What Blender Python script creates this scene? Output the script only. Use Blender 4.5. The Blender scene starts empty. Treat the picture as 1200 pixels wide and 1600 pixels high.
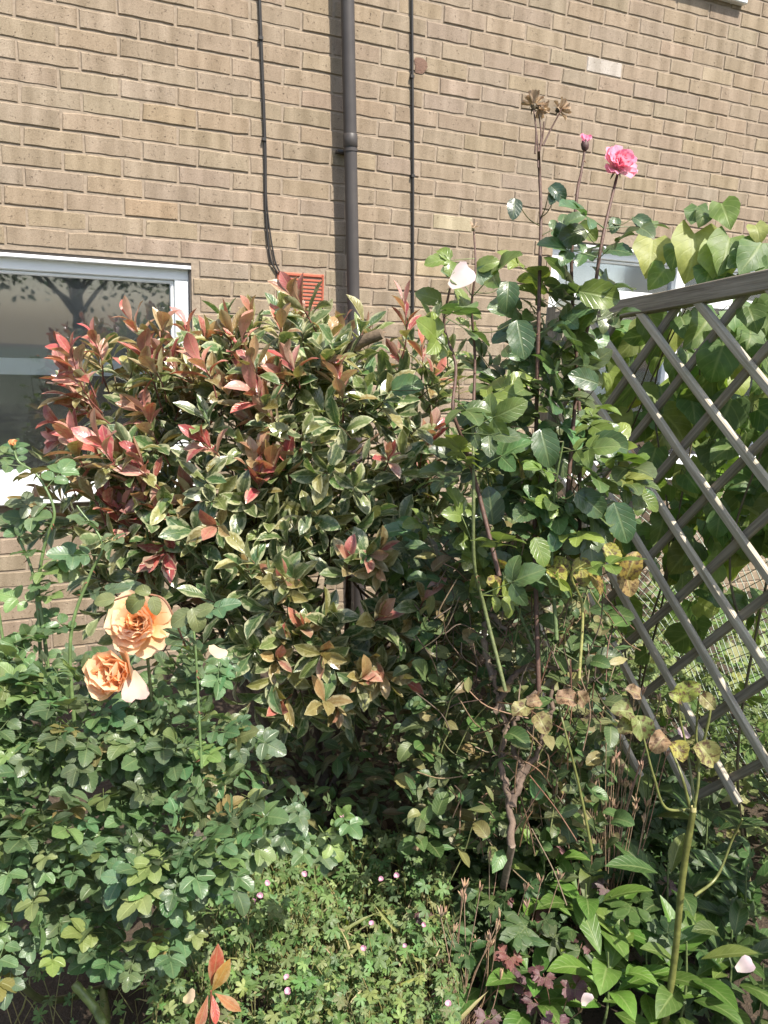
import bpy, math, random
import numpy as np
from mathutils import Matrix, Vector

R = math.radians
random.seed(7)
rng = np.random.default_rng(11)
scene = bpy.context.scene
C = scene.collection

# ------------------------------------------------------------------ camera
EYE = 1.6
PITCH, ROLL, FPX = 0.2230, 0.0408, 1200.0
_f = np.array([0, math.cos(PITCH), -math.sin(PITCH)])
_u0 = np.array([0, math.sin(PITCH), math.cos(PITCH)])
_r0 = np.array([1.0, 0, 0])
CR = math.cos(ROLL) * _r0 + math.sin(ROLL) * _u0
CU = -math.sin(ROLL) * _r0 + math.cos(ROLL) * _u0
CF = _f
CAM = np.array([0, 0, EYE])
cam = bpy.data.cameras.new('camera')
cam.sensor_fit = 'VERTICAL'
cam.sensor_height = 36.0
cam.lens = FPX / 1600.0 * 36.0
cam.clip_end = 400
cam.clip_start = 0.05
co = bpy.data.objects.new('camera', cam)
C.objects.link(co)
M = Matrix(((CR[0], CU[0], -CF[0], 0), (CR[1], CU[1], -CF[1], 0), (CR[2], CU[2], -CF[2], EYE), (0, 0, 0, 1)))
co.matrix_world = M
scene.camera = co

# ------------------------------------------------------------------ sky, sun, exposure
WA = 0.4137                                   # heading of the house wall
WD = np.array([math.cos(WA), math.sin(WA), 0])
WN = np.array([math.sin(WA), -math.cos(WA), 0])   # out of the wall, towards the garden
SUN_EL, SUN_OFF = R(55), R(18)
sh = math.cos(SUN_OFF) * WN + math.sin(SUN_OFF) * WD
SUN = np.array([sh[0] * math.cos(SUN_EL), sh[1] * math.cos(SUN_EL), math.sin(SUN_EL)])
world = bpy.data.worlds.new('World')
scene.world = world
world.use_nodes = True
wt = world.node_tree
sky = wt.nodes.new('ShaderNodeTexSky')
sky.sky_type = 'NISHITA'
sky.sun_disc = False
sky.sun_elevation = SUN_EL
sky.sun_rotation = math.atan2(SUN[0], SUN[1])
sky.air_density = 1.0
sky.dust_density = 2.0
bg = wt.nodes['Background']
bg.inputs['Strength'].default_value = 0.15
wt.links.new(sky.outputs[0], bg.inputs['Color'])
sl = bpy.data.lights.new('sun', 'SUN')
sl.energy = 5.0
sl.angle = R(0.53)
sl.color = (1.0, 0.94, 0.84)
so = bpy.data.objects.new('sun', sl)
C.objects.link(so)
so.rotation_euler = Vector(SUN).to_track_quat('Z', 'Y').to_euler()
vs = scene.view_settings
vs.view_transform = 'Standard'
vs.look = 'None'
vs.gamma = 1.0
vs.exposure = 0.83
vs.use_curve_mapping = False
scene.cycles.use_denoising = True
scene.cycles.max_bounces = 8
scene.cycles.transparent_max_bounces = 8


# ------------------------------------------------------------------ pixel helpers (a pixel is a direction; depth comes from the place)
def ray(px, py):
    return CF + (px - 600) / FPX * CR - (py - 800) / FPX * CU


def at(px, py, z):
    return CAM + ray(px, py) * z


def on_height(px, py, h):
    d = ray(px, py)
    return CAM + d * ((h - EYE) / d[2])


def project(P):
    Q = np.atleast_2d(P) - CAM
    z = Q @ CF
    z = np.where(np.abs(z) < 1e-6, 1e-6, z)
    return np.stack([600 + FPX * (Q @ CR) / z, 800 - FPX * (Q @ CU) / z, z], 1)


W0 = np.array([-1.4700, 3.2271, 0.0])
ZL = EYE + 1.0494


def at_wall(px, py, off=0.0):
    """local (x along the wall, z height) where the pixel's ray meets the wall face (off metres in front of it)"""
    d = ray(px, py)
    t = ((W0 + WN * off - CAM) @ WN) / (d @ WN)
    q = CAM + d * t - W0
    return q @ WD, q[2]


# ------------------------------------------------------------------ object helpers
def link(o, parent=None):
    C.objects.link(o)
    if parent is not None:
        o.parent = parent
    return o


def tag(o, label=None, cat=None, group=None, kind=None):
    if label: o['label'] = label
    if cat: o['category'] = cat
    if group: o['group'] = group
    if kind: o['kind'] = kind
    return o


def root(name, loc, label, cat, group=None, rz=0.0):
    o = bpy.data.objects.new(name, None)
    o.empty_display_size = 0.1
    C.objects.link(o)
    o.location = loc
    o.rotation_euler = (0, 0, rz)
    return tag(o, label, cat, group)


class MB:
    """collects vertices, faces, uvs and tints and links them as one mesh"""
    def __init__(s):
        s.v, s.f, s.uv, s.t, s.n = [], [], [], [], 0

    def add(s, v, f, uv=None, tint=None):
        v = np.asarray(v, float)
        s.v.append(v)
        s.f += [tuple(i + s.n for i in q) for q in f]
        s.uv.append(np.zeros((len(v), 2)) if uv is None else np.asarray(uv, float))
        s.t.append(np.ones((len(v), 4)) * (np.array([1, 1, 1, 1]) if tint is None else np.asarray(tint, float)))
        s.n += len(v)
        return s

    def box(s, x0, x1, y0, y1, z0, z1, tint=None):
        v = [(x, y, z) for x in (x0, x1) for y in (y0, y1) for z in (z0, z1)]
        return s.add(v, [(0, 1, 3, 2), (4, 6, 7, 5), (0, 4, 5, 1), (2, 3, 7, 6), (0, 2, 6, 4), (1, 5, 7, 3)], None, tint)

    def tube(s, pts, rad, n=6, tint=None, cap=True):
        P = np.asarray(pts, float)
        k = len(P)
        rad = np.ones(k) * rad if np.isscalar(rad) else np.asarray(rad, float)
        T = np.gradient(P, axis=0)
        T /= np.linalg.norm(T, axis=1)[:, None] + 1e-12
        ref = np.array([0.31, 0.17, 0.93])
        if abs(T[0] @ ref) > 0.9: ref = np.array([1.0, 0, 0])
        V, UV = [], []
        nrm = np.cross(T[0], ref); nrm /= np.linalg.norm(nrm)
        for i in range(k):
            nrm = nrm - T[i] * (nrm @ T[i]); nrm /= np.linalg.norm(nrm) + 1e-12
            b = np.cross(T[i], nrm)
            for j in range(n):
                a = 2 * math.pi * j / n
                V.append(P[i] + rad[i] * (math.cos(a) * nrm + math.sin(a) * b))
                UV.append((j / n, i / max(1, k - 1)))
        F = [(i * n + j, i * n + (j + 1) % n, (i + 1) * n + (j + 1) % n, (i + 1) * n + j) for i in range(k - 1) for j in range(n)]
        if cap:      # caps on their own vertices so that the sides keep straight normals
            V += V[:n] + V[(k - 1) * n:k * n]; UV += UV[:n] + UV[(k - 1) * n:k * n]
            F += [tuple(k * n + j for j in range(n))[::-1], tuple((k + 1) * n + j for j in range(n))]
        return s.add(V, F, UV, tint)

    def mesh(s, name, mat, smooth=True):
        m = bpy.data.meshes.new(name)
        V = np.concatenate(s.v); UV = np.concatenate(s.uv); T = np.concatenate(s.t)
        m.from_pydata(V.tolist(), [], s.f)
        uvl = m.uv_layers.new(name='UVMap')
        li = np.empty(len(m.loops), int); m.loops.foreach_get('vertex_index', li)
        uvl.data.foreach_set('uv', UV[li].ravel())
        ca = m.color_attributes.new('tint', 'FLOAT_COLOR', 'POINT')
        ca.data.foreach_set('color', T.ravel())
        if smooth: m.polygons.foreach_set('use_smooth', [True] * len(m.polygons))
        if mat: m.materials.append(mat)
        m.update()
        return m

    def build(s, name, mat, parent=None, smooth=True, origin=None):
        if origin is not None: s.v = [v - np.asarray(origin) for v in s.v]
        o = bpy.data.objects.new(name, s.mesh(name, mat, smooth))
        return link(o, parent)


# ------------------------------------------------------------------ materials
MATS = {}


class NT:
    def __init__(s, name):
        s.m = bpy.data.materials.new(name); s.m.use_nodes = True
        s.t = s.m.node_tree; s.t.nodes.clear()
        s.out = s.t.nodes.new('ShaderNodeOutputMaterial')

    def n(s, typ, **kw):
        nd = s.t.nodes.new('ShaderNode' + typ)
        ins = kw.pop('ins', {})
        for k, v in kw.items(): setattr(nd, k, v)
        for k, v in ins.items():
            if hasattr(v, 'is_output') or isinstance(v, bpy.types.NodeSocket): s.t.links.new(v, nd.inputs[k])
            else: nd.inputs[k].default_value = v
        return nd

    def math(s, op, a, b=0.0, c=0.0, clamp=False):
        nd = s.t.nodes.new('ShaderNodeMath'); nd.operation = op; nd.use_clamp = clamp
        for i, v in enumerate((a, b, c)):
            if isinstance(v, bpy.types.NodeSocket): s.t.links.new(v, nd.inputs[i])
            else: nd.inputs[i].default_value = v
        return nd.outputs[0]

    def mix(s, f, a, b, mode='MIX'):
        nd = s.t.nodes.new('ShaderNodeMix'); nd.data_type = 'RGBA'; nd.blend_type = mode
        for k, v in ((0, f), (6, a), (7, b)):
            if isinstance(v, bpy.types.NodeSocket): s.t.links.new(v, nd.inputs[k])
            else: nd.inputs[k].default_value = v if k == 0 or len(v) == 4 else (*v, 1)
        return nd.outputs[2]

    def noise(s, scale, vec=None, detail=3.0, rough=0.55, out=0):
        nd = s.n('TexNoise', ins={'Scale': scale, 'Detail': detail, 'Roughness': rough})
        if vec is not None: s.t.links.new(vec, nd.inputs['Vector'])
        return nd.outputs[out]

    def ramp(s, f, a, b):
        nd = s.n('MapRange', ins={0: f, 1: a, 2: b}); nd.clamp = True
        return nd.outputs[0]

    def tint(s):
        a = s.n('Attribute', attribute_name='tint'); oi = s.n('ObjectInfo')
        col = s.mix(1.0, a.outputs['Color'], oi.outputs['Color'], 'MULTIPLY')
        al = s.math('MULTIPLY', a.outputs['Alpha'], oi.outputs['Alpha'])
        return col, al, oi

    def bump(s, h, strength, dist=0.01):
        return s.n('Bump', ins={'Height': h, 'Strength': strength, 'Distance': dist}).outputs[0]

    def finish(s, shader, name):
        s.t.links.new(shader, s.out.inputs[0]); MATS[name] = s.m
        return s.m


def leaf_material(name, rough=0.42, transl=0.3, varieg=0.0, vein=0.25, veins=7.0, spots=0.0, back=0.25, rim=None, spec=0.5):
    s = NT(name)
    col, al, oi = s.tint()
    uvn = s.n('TexCoord'); sep = s.n('SeparateXYZ', ins={0: uvn.outputs['UV']})
    u = s.math('ABSOLUTE', s.math('SUBTRACT', s.math('MULTIPLY', sep.outputs[0], 2.0), 1.0))
    v = sep.outputs[1]
    geo = s.n('NewGeometry')
    pos = geo.outputs['Position']
    nz = s.noise(38.0, pos, 2.0)
    fine = s.noise(170.0, pos, 2.0)
    # blotchy unevenness
    c = s.mix(s.ramp(nz, 0.3, 0.75), s.mix(1.0, col, (0.78, 0.80, 0.72, 1), 'MULTIPLY'), s.mix(1.0, col, (1.16, 1.13, 1.05, 1), 'MULTIPLY'))
    if varieg > 0:
        edge = s.math('ADD', u, s.math('MULTIPLY', s.math('SUBTRACT', s.noise(60.0, pos, 3.0), 0.5), 2.2))
        msk = s.math('MULTIPLY', s.ramp(edge, 0.50, 0.85), al)
        c = s.mix(s.math('MULTIPLY', msk, varieg), c, s.mix(0.25, (0.58, 0.56, 0.35, 1), col))
    if rim is not None:
        c = s.mix(s.math('MULTIPLY', s.ramp(u, 0.80, 0.97), 0.7), c, (*rim, 1))
    mid = s.math('SUBTRACT', 1.0, s.ramp(u, 0.03, 0.12))
    sv = s.math('FRACT', s.math('SUBTRACT', s.math('MULTIPLY', v, veins), s.math('MULTIPLY', u, 1.9)))
    sv = s.math('ABSOLUTE', s.math('SUBTRACT', sv, 0.5))
    side = s.math('SUBTRACT', 1.0, s.ramp(sv, 0.02, 0.11))
    vm = s.math('MAXIMUM', mid, s.math('MULTIPLY', side, 0.5))
    c = s.mix(s.math('MULTIPLY', vm, vein), c, s.mix(0.55, col, (0.42, 0.46, 0.20, 1)))
    if spots > 0:
        sp = s.math('MULTIPLY', s.ramp(s.noise(85.0, pos, 4.0, 0.65), 0.46, 0.60), s.math('SUBTRACT', 1.0, s.math('MULTIPLY', vm, 0.7)))
        c = s.mix(s.math('MULTIPLY', s.math('MULTIPLY', sp, spots), 1.0), c, (0.10, 0.055, 0.03, 1))
    cb = s.mix(back, c, (0.30, 0.36, 0.24, 1))
    c2 = s.mix(geo.outputs['Backfacing'], c, cb)
    h = s.math('ADD', s.math('MULTIPLY', vm, -0.8), s.math('MULTIPLY', fine, 0.35))
    bp = s.bump(h, 0.42, 0.002)
    rg = s.math('ADD', rough - 0.08, s.math('MULTIPLY', nz, 0.22))
    p = s.n('BsdfPrincipled', ins={'Base Color': c2, 'Roughness': rg, 'Normal': bp, 'Specular IOR Level': spec})
    tr = s.n('BsdfTranslucent', ins={'Color': s.mix(1.0, c, (1.45, 1.55, 0.75, 1), 'MULTIPLY'), 'Normal': bp})
    mx = s.n('MixShader', ins={0: transl, 1: p.outputs[0], 2: tr.outputs[0]})
    return s.finish(mx.outputs[0], name)


def stem_material(name, rough=0.6, bump=0.4, scale=120.0):
    s = NT(name)
    col, al, oi = s.tint()
    geo = s.n('NewGeometry')
    nz = s.noise(scale, geo.outputs['Position'], 4.0)
    c = s.mix(s.ramp(nz, 0.3, 0.7), s.mix(1.0, col, (0.62, 0.58, 0.55, 1), 'MULTIPLY'), s.mix(1.0, col, (1.2, 1.15, 1.1, 1), 'MULTIPLY'))
    p = s.n('BsdfPrincipled', ins={'Base Color': c, 'Roughness': rough, 'Normal': s.bump(nz, bump, 0.003)})
    return s.finish(p.outputs[0], name)


def petal_material(name, tip, base, transl=0.35):
    s = NT(name)
    col, al, oi = s.tint()
    uv = s.n('TexCoord'); sep = s.n('SeparateXYZ', ins={0: uv.outputs['UV']})
    geo = s.n('NewGeometry')
    f = s.ramp(s.math('ADD', sep.outputs[1], s.math('MULTIPLY', s.math('SUBTRACT', s.noise(60.0, geo.outputs['Position']), 0.5), 0.5)), 0.15, 0.95)
    c = s.mix(f, (*base, 1), (*tip, 1))
    c = s.mix(1.0, c, col, 'MULTIPLY')
    streak = s.noise(9.0, s.n('Mapping', ins={0: uv.outputs['UV'], 3: (9.0, 1.0, 1.0)}).outputs[0], 2.0)
    bp = s.bump(streak, 0.35, 0.002)
    p = s.n('BsdfPrincipled', ins={'Base Color': c, 'Roughness': 0.62, 'Normal': bp, 'Specular IOR Level': 0.25})
    tr = s.n('BsdfTranslucent', ins={'Color': s.mix(1.0, c, (1.1, 1.0, 0.9, 1), 'MULTIPLY')})
    mx = s.n('MixShader', ins={0: transl, 1: p.outputs[0], 2: tr.outputs[0]})
    return s.finish(mx.outputs[0], name)


def plain(name, col, rough=0.5, metal=0.0, var=0.12, scale=30.0, bump=0.0, spec=0.5):
    s = NT(name)
    geo = s.n('NewGeometry')
    nz = s.noise(scale, geo.outputs['Position'], 4.0)
    c = s.mix(nz, tuple(x * (1 - var) for x in col) + (1,), tuple(min(1, x * (1 + var)) for x in col) + (1,))
    kw = {'Base Color': c, 'Roughness': s.math('ADD', rough - 0.06, s.math('MULTIPLY', nz, 0.14)), 'Metallic': metal, 'Specular IOR Level': spec}
    if bump: kw['Normal'] = s.bump(nz, bump, 0.004)
    p = s.n('BsdfPrincipled', ins=kw)
    return s.finish(p.outputs[0], name)


def brick_material():
    s = NT('brick')
    col, al, oi = s.tint()
    tc = s.n('TexCoord'); geo = s.n('NewGeometry')
    pos = geo.outputs['Position']
    off = s.n('VectorMath', operation='ADD', ins={0: tc.outputs['Object'], 1: s.n('CombineXYZ', ins={0: s.math('MULTIPLY', oi.outputs['Random'], 41.0)}).outputs[0]})
    # kiln kiss marks: soft upright bands across each brick
    mp = s.n('Mapping', ins={0: off.outputs[0], 3: (15.0, 1.0, 2.2)})
    band = s.ramp(s.noise(1.0, mp.outputs[0], 2.0, 0.5), 0.36, 0.64)
    big = s.noise(1.3, pos, 3.0)
    grain = s.noise(260.0, pos, 3.0, 0.7)
    pit = s.ramp(s.noise(95.0, pos, 4.0, 0.7), 0.62, 0.70)
    c = s.mix(s.math('MULTIPLY', band, 0.78), col, s.mix(1.0, col, (0.62, 0.60, 0.56, 1), 'MULTIPLY'))
    c = s.mix(s.math('MULTIPLY', s.ramp(big, 0.35, 0.7), 0.35), c, s.mix(1.0, c, (0.80, 0.78, 0.74, 1), 'MULTIPLY'))
    c = s.mix(s.math('MULTIPLY', s.ramp(grain, 0.38, 0.66), 0.75), c, s.mix(1.0, c, (0.64, 0.61, 0.57, 1), 'MULTIPLY'))
    c = s.mix(s.math('MULTIPLY', pit, 0.6), c, (0.12, 0.085, 0.06, 1))
    lime = s.ramp(s.noise(17.0, pos, 5.0, 0.75), 0.70, 0.80)
    c = s.mix(s.math('MULTIPLY', lime, 0.5), c, (0.62, 0.57, 0.50, 1))
    h = s.math('SUBTRACT', s.math('MULTIPLY', grain, 0.6), pit)
    p = s.n('BsdfPrincipled', ins={'Base Color': c, 'Roughness': 0.9, 'Specular IOR Level': 0.2, 'Normal': s.bump(h, 0.8, 0.004)})
    return s.finish(p.outputs[0], 'brick')


def wood_material(name, a, b, grain_dir=0):
    """weathered timber with grain along the piece's own x axis"""
    s = NT(name)
    tc = s.n('TexCoord'); oi = s.n('ObjectInfo')
    off = s.n('VectorMath', operation='ADD', ins={0: tc.outputs['Object'], 1: s.n('CombineXYZ', ins={0: s.math('MULTIPLY', oi.outputs['Random'], 23.0), 1: s.math('MULTIPLY', oi.outputs['Random'], 7.0)}).outputs[0]})
    mp = s.n('Mapping', ins={0: off.outputs[0], 3: (5.0, 150.0, 150.0)})
    g = s.noise(1.0, mp.outputs[0], 4.0, 0.65)
    blot = s.noise(7.0, off.outputs[0], 4.0)
    c = s.mix(s.ramp(g, 0.32, 0.68), (*a, 1), (*b, 1))
    c = s.mix(s.math('MULTIPLY', s.ramp(blot, 0.42, 0.72), 0.55), c, s.mix(1.0, c, (0.66, 0.68, 0.58, 1), 'MULTIPLY'))
    c = s.mix(s.math('MULTIPLY', s.math('SUBTRACT', oi.outputs['Random'], 0.3), 0.5, clamp=True), c, s.mix(1.0, c, (0.7, 0.7, 0.72, 1), 'MULTIPLY'))
    p = s.n('BsdfPrincipled', ins={'Base Color': c, 'Roughness': 0.82, 'Specular IOR Level': 0.3, 'Normal': s.bump(g, 0.7, 0.003)})
    return s.finish(p.outputs[0], name)


def glass_material():
    s = NT('window_glass')
    fr = s.n('Fresnel', ins={'IOR': 1.55})
    k = s.math('ADD', s.math('MULTIPLY', fr.outputs[0], 1.5), 0.03, clamp=True)
    tr = s.n('BsdfTransparent', ins={'Color': (0.98, 0.99, 0.985, 1)})
    geo = s.n('NewGeometry')
    dirt = s.n('BsdfDiffuse', ins={'Color': (0.5, 0.5, 0.48, 1)})
    gl = s.n('BsdfGlossy', ins={'Roughness': 0.022, 'Color': (0.95, 0.97, 1, 1), 'Normal': s.bump(s.noise(2.2, geo.outputs['Position'], 1.0), 0.05, 0.02)})
    mx = s.n('MixShader', ins={0: k, 1: tr.outputs[0], 2: gl.outputs[0]})
    dm = s.math('ADD', 0.015, s.math('MULTIPLY', s.ramp(s.noise(3.0, geo.outputs['Position'], 4.0), 0.4, 0.8), 0.05))
    mx = s.n('MixShader', ins={0: dm, 1: mx.outputs[0], 2: dirt.outputs[0]})
    return s.finish(mx.outputs[0], 'window_glass')


def soil_material():
    s = NT('soil')
    geo = s.n('NewGeometry'); pos = geo.outputs['Position']
    a = s.noise(6.0, pos, 6.0, 0.65); b = s.noise(70.0, pos, 4.0, 0.7)
    c = s.mix(a, (0.028, 0.019, 0.012, 1), (0.085, 0.06, 0.038, 1))
    c = s.mix(s.ramp(b, 0.55, 0.8), c, (0.13, 0.095, 0.06, 1))
    p = s.n('BsdfPrincipled', ins={'Base Color': c, 'Roughness': 0.95, 'Normal': s.bump(s.math('ADD', a, s.math('MULTIPLY', b, 0.5)), 0.9, 0.03)})
    return s.finish(p.outputs[0], 'soil')


leaf_material('photinia_leaf', rough=0.25, transl=0.22, varieg=0.85, vein=0.35, veins=9, spec=0.7)
leaf_material('rose_leaf', rough=0.36, transl=0.28, vein=0.32, veins=7, spots=0.12, spec=0.6)
leaf_material('pink_rose_leaf', rough=0.29, transl=0.25, vein=0.35, veins=6, spots=0.12, spec=0.65)
leaf_material('blotched_leaf', rough=0.5, transl=0.3, vein=0.6, veins=6, spots=1.0)
leaf_material('climber_leaf', rough=0.48, transl=0.42, vein=0.55, veins=5, back=0.2)
leaf_material('broad_leaf', rough=0.40, transl=0.25, vein=0.45, veins=8)
leaf_material('small_leaf', rough=0.5, transl=0.3, vein=0.3, veins=4)
stem_material('stem')
stem_material('bark', rough=0.9, bump=0.9, scale=70.0)
stem_material('green_cane', rough=0.38, bump=0.15, scale=60.0)
petal_material('peach_petal', (0.98, 0.72, 0.48), (0.98, 0.50, 0.16), 0.45)
petal_material('pink_petal', (0.97, 0.40, 0.56), (0.98, 0.70, 0.77), 0.42)
petal_material('pale_petal', (0.76, 0.63, 0.66), (0.70, 0.62, 0.56), 0.35)
petal_material('dead_petal', (0.48, 0.36, 0.25), (0.55, 0.42, 0.29), 0.3)
petal_material('tiny_pink_petal', (0.72, 0.34, 0.50), (0.80, 0.62, 0.66), 0.3)
brick_material()
plain('mortar', (0.285, 0.228, 0.172), 0.95, var=0.35, scale=60, bump=0.8, spec=0.1)
plain('white_plastic', (0.80, 0.81, 0.80), 0.32, var=0.03, scale=8)
plain('sealant', (0.10, 0.085, 0.075), 0.7, var=0.2)
plain('dark_room', (0.045, 0.04, 0.038), 0.9)
plain('blind', (0.13, 0.15, 0.155), 0.8, var=0.06, scale=5)
plain('pale_bar', (0.86, 0.90, 0.90), 0.5, var=0.04)
plain('net_curtain', (0.70, 0.74, 0.78), 0.8, var=0.1, scale=25)
plain('pipe_grey', (0.062, 0.054, 0.050), 0.48, var=0.3, scale=14, spec=0.35)
plain('cable_black', (0.022, 0.019, 0.017), 0.6)
plain('terracotta', (0.42, 0.115, 0.065), 0.8, var=0.2, scale=60, bump=0.3)
plain('vent_shade', (0.03, 0.018, 0.014), 0.95)  # near-black colour stands in for the shade behind the louvres
plain('patch', (0.17, 0.10, 0.07), 0.95, var=0.4, scale=140, bump=1.0)
plain('netting', (0.30, 0.36, 0.30), 0.55, var=0.2)
wood_material('grey_timber', (0.37, 0.32, 0.245), (0.60, 0.54, 0.44))
wood_material('brown_timber', (0.18, 0.15, 0.115), (0.36, 0.315, 0.25))
wood_material('dark_timber', (0.06, 0.042, 0.03), (0.14, 0.10, 0.07))
glass_material()
soil_material()


# ------------------------------------------------------------------ leaf shapes (unit length along +y, face up +z)
def leaf_template(prof, W, fold=0.25, bend=0.5, nl=6, wave=0.0, serr=0.0, cord=0.0, twist=0.0, cross=(-1, -0.5, 0, 0.5, 1), ph=0.0):
    y = z = 0.0
    V, UV = [], []
    th = -bend * 0.35
    for i in range(nl + 1):
        t = i / nl
        w = W * 0.5 * prof(t)
        tw = twist * t
        for s in cross:
            ww = w * (1 + (serr * (1 if i % 2 else -1) if abs(s) == 1 and 0 < i < nl else 0))
            x = s * ww
            zz = fold * abs(s) * w + wave * w * math.sin(t * 9 + ph + (1.7 if s > 0 else 0)) * abs(s)
            yy = y - cord * abs(s) * max(0, 1 - t * 3.2)
            V.append((x * math.cos(tw) - zz * math.sin(tw), yy + zz * math.sin(th), z + zz * math.cos(th) + x * math.sin(tw)))
            UV.append((0.5 + 0.5 * s, t))
        th += bend / nl
        y += math.cos(th) / nl
        z -= math.sin(th) / nl
    k = len(cross)
    F = [(i * k + j, i * k + j + 1, (i + 1) * k + j + 1, (i + 1) * k + j) for i in range(nl) for j in range(k - 1)]
    return np.array(V), F, np.array(UV)


obov = lambda t: max(0.05, math.sin(math.pi * min(1, t) ** 1.35) ** 0.85) if t < 0.999 else 0.03
ovate = lambda t: max(0.05, (t ** .5) * ((1 - t) ** .68) / .452) if t < 0.999 else 0.02
lance = lambda t: max(0.05, math.sin(math.pi * min(1, t) ** 1.02) ** 0.9) if t < 0.999 else 0.02
heart = lambda t: (0.55 + 0.45 * math.sin(min(1, t / 0.3) * math.pi / 2)) * (1 - max(0, (t - 0.25) / 0.75) ** 1.7) if t < 0.999 else 0.015


def xform(d, n, scale, pos):
    """4x4: leaf y -> d, leaf z -> n"""
    d = np.asarray(d, float); d = d / (np.linalg.norm(d) + 1e-9)
    n = np.asarray(n, float); n = n - d * (n @ d)
    if np.linalg.norm(n) < 1e-4: n = np.cross(d, [0.3, 0.8, 0.5])
    n = n / np.linalg.norm(n)
    x = np.cross(d, n)
    Mx = np.eye(4)
    sc = np.ones(3) * scale
    Mx[:3, 0] = x * sc[0]; Mx[:3, 1] = d * sc[1]; Mx[:3, 2] = n * sc[2]; Mx[:3, 3] = pos
    return Mx


def unit(v):
    v = np.asarray(v, float)
    return v / (np.linalg.norm(v) + 1e-9)


def rdir():
    return unit(rng.normal(size=3))


class Foliage:
    """collects leaf placements; the ones that show largest become leaf objects, the rest one foliage mesh"""
    def __init__(s, templates, mat, prefix='leaf'):
        s.T = templates; s.mat = mat; s.items = []; s.name = prefix
        s.me = None

    def put(s, d, n, size, pos, col, alpha=1.0, var=None, force=False):
        s.items.append((xform(d, n, size, pos), (*col, alpha), rng.integers(len(s.T)) if var is None else var, size, force))

    def finish(s, parent, base, limit=300, rest='foliage'):
        if not s.items: return
        base = np.asarray(base, float)
        meshes = []
        for i, (v, f, uv) in enumerate(s.T):
            b = MB(); b.add(v, f, uv); meshes.append(b.mesh(s.name, MATS[s.mat]))
        order = range(len(s.items))
        single = set(order)
        if len(s.items) > limit:
            P = np.array([(it[0] @ np.array([0, 0.5, 0, 1]))[:3] for it in s.items])
            q = project(P)
            cell = 6
            gx, gy = 1200 // cell, 1600 // cell
            zb = np.full((gy, gx), 1e9); ib = np.full((gy, gx), -1)
            for k in np.argsort(q[:, 2]):
                it = s.items[k]
                r = max(1, int(0.30 * it[3] * FPX / q[k, 2] / cell))
                cx, cy = int(q[k, 0] // cell), int(q[k, 1] // cell)
                x0, x1, y0, y1 = max(0, cx - r), min(gx, cx + r + 1), max(0, cy - r), min(gy, cy + r + 1)
                if x0 >= x1 or y0 >= y1: continue
                sub = zb[y0:y1, x0:x1]
                mm = sub > q[k, 2]
                sub[mm] = q[k, 2]; ib[y0:y1, x0:x1][mm] = k
            cnt = np.bincount(ib[ib >= 0].ravel(), minlength=len(s.items)).astype(float)
            cnt += np.array([1e6 if it[4] else 0 for it in s.items])
            single = set(np.argsort(-cnt)[:limit].tolist())
        b = MB(); nb = 0
        for k, (Mx, col, vi, size, force) in enumerate(s.items):
            if k in single:
                o = bpy.data.objects.new(s.name, meshes[vi])
                L = Mx.copy(); L[:3, 3] -= base
                link(o, parent)
                o.matrix_local = Matrix(L.tolist())
                o.color = col
            else:
                v, f, uv = s.T[vi]
                b.add(v @ Mx[:3, :3].T + Mx[:3, 3], f, uv, col); nb += 1
        if nb:
            o = b.build(rest, MATS[s.mat], parent, origin=base)
            o['kind'] = 'stuff'


def jit(c, k=0.15):
    f = 1 + rng.uniform(-k, k)
    return tuple(float(np.clip(x * f * (1 + rng.uniform(-k * 0.5, k * 0.5)), 0.003, 0.95)) for x in c)


def curve(pts, n=10):
    """smooth polyline through points"""
    P = np.asarray(pts, float)
    if len(P) < 3:
        return np.array([P[0] + (P[-1] - P[0]) * t for t in np.linspace(0, 1, max(2, n // 2))])
    out = []
    E = np.vstack([2 * P[0] - P[1], P, 2 * P[-1] - P[-2]])
    for i in range(1, len(E) - 2):
        for t in np.linspace(0, 1, n, endpoint=False):
            a, b, c, d = E[i - 1], E[i], E[i + 1], E[i + 2]
            out.append(0.5 * ((2 * b) + (c - a) * t + (2 * a - 5 * b + 4 * c - d) * t * t + (3 * b - a - 3 * c + d) * t ** 3))
    out.append(P[-1])
    return np.array(out)


# ------------------------------------------------------------------ ground
def ground():
    xs = np.concatenate([[-60, -20, -8], np.linspace(-3.5, 4.5, 90), [8, 20, 60]])
    ys = np.concatenate([[-60, -20, -6], np.linspace(-1, 6, 80), [9, 20, 60]])
    V = []
    for y in ys:
        for x in xs:
            near = -3.5 <= x <= 4.5 and -1 <= y <= 6
            z = (0.025 * math.sin(x * 5.1 + y * 2.3) * math.sin(y * 6.7 - x) + rng.normal() * 0.010) if near else 0
            V.append((x, y, z))
    k = len(xs)
    F = [(j * k + i, j * k + i + 1, (j + 1) * k + i + 1, (j + 1) * k + i) for j in range(len(ys) - 1) for i in range(k - 1)]
    o = MB().add(V, F).build('ground', MATS['soil'])
    tag(o, 'dark bare soil of the garden bed under the plants', 'soil', kind='structure')


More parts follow.
